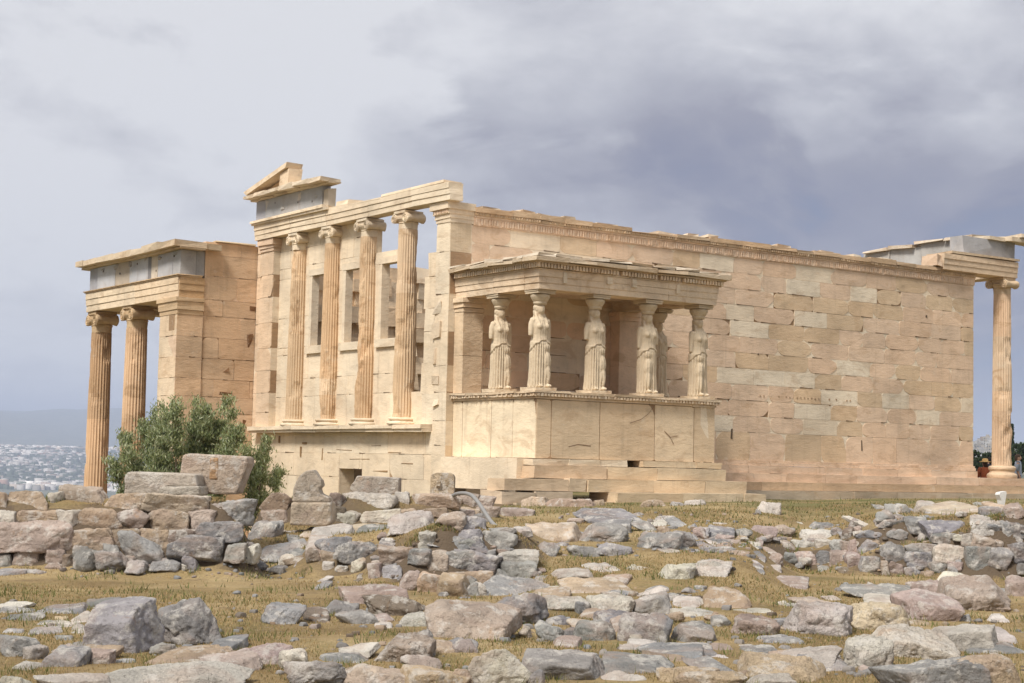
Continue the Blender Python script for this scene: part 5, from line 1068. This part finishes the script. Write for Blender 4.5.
x = CAM[0]+r*(np.sin(a)*RT[0]+np.cos(a)*HF[0]); y = CAM[1]+r*(np.sin(a)*RT[1]+np.cos(a)*HF[1]); z = ground(x, y, False); w = rg.uniform(5, 13, NB); d = rg.uniform(4, 9, NB); h = rg.uniform(6, 17, NB); ro = rg.uniform(-.12, .12, NB)-YAW
cs = np.array([[-1, -1], [1, -1], [1, 1], [-1, 1]]); X = (cs[None, :, 0]*w[:, None]); Y = (cs[None, :, 1]*d[:, None]); XX = X*np.cos(ro)[:, None]-Y*np.sin(ro)[:, None]+x[:, None]; YY = X*np.sin(ro)[:, None]+Y*np.cos(ro)[:, None]+y[:, None]
V = np.concatenate([np.stack([XX, YY, np.repeat(z[:, None]-4, 4, 1)], -1), np.stack([XX, YY, np.repeat((z+h)[:, None], 4, 1)], -1)], 1).reshape(-1, 3)
fc = np.array([[0, 1, 5, 4], [1, 2, 6, 5], [2, 3, 7, 6], [3, 0, 4, 7], [4, 5, 6, 7]]); Fq = (np.arange(NB)[:, None, None]*8+fc[None]).reshape(-1, 4)
pal = np.array([(.55, .52, .49), (.66, .62, .58), (.42, .39, .36), (.32, .28, .25), (.50, .42, .35), (.30, .19, .14), (.08, .10, .06), (.22, .21, .20)]); ci = rg.choice(8, NB, p=[.24, .18, .16, .1, .1, .05, .1, .07]); cl = fbm(np.stack([x/420, y/420, z*0], -1), 3); ci = np.where((cl > .22) & (rg.random(NB) < .7), 6, ci); C = pal[ci]*(rg.uniform(.7, 1.2, NB)*(1+.35*np.clip(-cl*2, -.6, .6)))[:, None]; C = np.repeat(C, 5, 0)
o = link('distant_city', mesh_np('distant_city', V, Fq, False, C), M_ATTR); tag(o, 'hazy pale city spread over the plain far below at left', 'city', kind='stuff')

# ------------------------------------------------------------------ visitors beyond the east steps
SKIN = (.45, .28, .20)
def person(label, u, t, vtop, face_rz, shirt, trousers, hair, hat=None, bag=None, seed=1):
    rd = random.Random(seed); P = atdepth(u, vtop, t); H = 1.70; root_z = P[2]-H-(.06 if hat else 0)
    mb = MB(); c = SKIN
    for sg in (-1, 1):
        mb.tube([(sg*.10, 0, .92), (sg*.11, -.01, .50), (sg*.11, .02, .09)], [.095, .065, .045], c, 10); mb.tube([(sg*.11, .05, .045), (sg*.12, -.17, .035)], [.045, .038], c, 8)
        mb.tube([(sg*.19, 0, 1.40), (sg*.25, .02, 1.12), (sg*.24, -.07, .86)], [.055, .045, .033], c, 8)
        for fz in range(4): mb.tube([(sg*.24, -.10+.018*fz, .87), (sg*.245, -.12+.02*fz, .78), (sg*.235, -.115+.02*fz, .71+.012*abs(fz-1))], [.011, .010, .007], c, 5)
        mb.tube([(sg*.23, -.10, .85), (sg*.21, -.14, .79)], [.013, .009], c, 5)
    def ell(p, r, n=12):
        mb.m = Matrix.Translation(p) @ Matrix.Diagonal((*r, 1)); mb.lathe([(math.sin(math.pi*k/n) if 0 < k < n else .03, -math.cos(math.pi*k/n)) for k in range(n+1)], (0, 0, 0), 16, c); mb.m = None
    ell((0, 0, 1.0), (.16, .115, .16)); ell((0, .0, 1.24), (.165, .11, .24)); ell((0, 0, 1.38), (.20, .10, .10)); mb.tube([(0, 0, 1.4), (0, -.01, 1.53)], [.062, .055], c, 10)
    ell((0, -.01, 1.585), (.078, .098, .12)); ell((0, -.11, 1.575), (.015, .022, .026)); ell((-.08, 0, 1.58), (.015, .025, .035)); ell((.08, 0, 1.58), (.015, .025, .035)); ell((0, -.098, 1.525), (.028, .012, .008))
    body = remeshed('person', mb, plain('skin', SKIN, .6, .05), .018, None, 2); body.location = (P[0], P[1], root_z); body.rotation_euler = (0, 0, face_rz); tag(body, label, 'person')
    sh = MB(); rows = [(.90, .185, .145), (1.0, .18, .135), (1.15, .172, .125), (1.32, .205, .125), (1.42, .19, .11), (1.47, .09, .08)]
    rings = [[sh.pt((rx*math.cos(k*.3927), ry*math.sin(k*.3927), z)) for k in range(16)] for z, rx, ry in rows]
    for a, b in zip(rings, rings[1:]):
        for k in range(16): sh.face([a[k], a[(k+1) % 16], b[(k+1) % 16], b[k]], shirt)
    for sg in (-1, 1): sh.tube([(sg*.15, 0, 1.43), (sg*.22, .0, 1.32), (sg*.262, .02, 1.10)], [.075, .07, .06], shirt, 10)
    sh.build('shirt', plain('cloth', shirt, .9, .2), body, True)
    tr = MB()
    for sg in (-1, 1): tr.tube([(sg*.085, 0, .96), (sg*.105, -.01, .5), (sg*.11, .02, .07)], [.115, .082, .065], trousers, 12)
    tr.build('trousers', plain('cloth', trousers, .9, .2), body, True)
    hr = MB(); hr.m = Matrix.Translation((0, .012, 1.615)) @ Matrix.Diagonal((.092, .102, .108, 1)); n = 10; hr.lathe([(math.sin(math.pi*k/n) if 0 < k < n else .03, -math.cos(math.pi*k/n)) for k in range(3, n+1)], (0, 0, 0), 16, hair); hr.m = None
    hr.m = Matrix.Translation((0, .06, 1.55)) @ Matrix.Diagonal((.085, .055, .11, 1)); hr.lathe([(math.sin(math.pi*k/n) if 0 < k < n else .03, -math.cos(math.pi*k/n)) for k in range(0, n+1)], (0, 0, 0), 14, hair); hr.build('hair', plain('hair', hair, .7, .2), body, True)
    if hat:
        h = MB(); h.lathe([(.21, 1.645), (.205, 1.66), (.115, 1.672), (.11, 1.70), (.10, 1.755), (.06, 1.775), (.01, 1.778)], (0, .01, 0), 24, hat); h.build('straw_hat', plain('straw', hat, .9, .15), body, True)
    return body
person('person seen from behind in a straw hat and rust-brown top', 985, 60.0, 458.8, -YAW+.1+math.pi, (.30, .085, .035), (.06, .06, .08), (.05, .03, .02), (.60, .40, .17), seed=2)
person('dark-haired person in black standing beside the straw hat', 989.5, 62.5, 457.5, -YAW+.6+math.pi, (.035, .035, .045), (.04, .04, .05), (.02, .015, .012), seed=3)
person('person in a light blue shirt right of the corner column', 1018, 60.5, 454.5, -YAW+1.3, (.33, .38, .46), (.05, .055, .07), (.07, .045, .03), seed=4)

# ------------------------------------------------------------------ haze
mb = MB(); mb.box((-21000, -21000, -106), (21000, 21000, 620), (1, 1, 1)); hz = mb.build('haze', None); hz.data.materials.clear()
hm = bpy.data.materials.new('haze'); hm.use_nodes = True; t = hm.node_tree; t.nodes.clear(); o = N(t, 'ShaderNodeOutputMaterial'); v = N(t, 'ShaderNodeVolumePrincipled'); v.inputs['Color'].default_value = (.68, .78, 1.0, 1); v.inputs['Density'].default_value = 1.15e-4; v.inputs['Anisotropy'].default_value = 0.0
t.links.new(v.outputs[0], o.inputs['Volume']); hz.data.materials.append(hm); tag(hz, kind='stuff', label='thin blue-grey haze over the plain and hills', cat='haze')
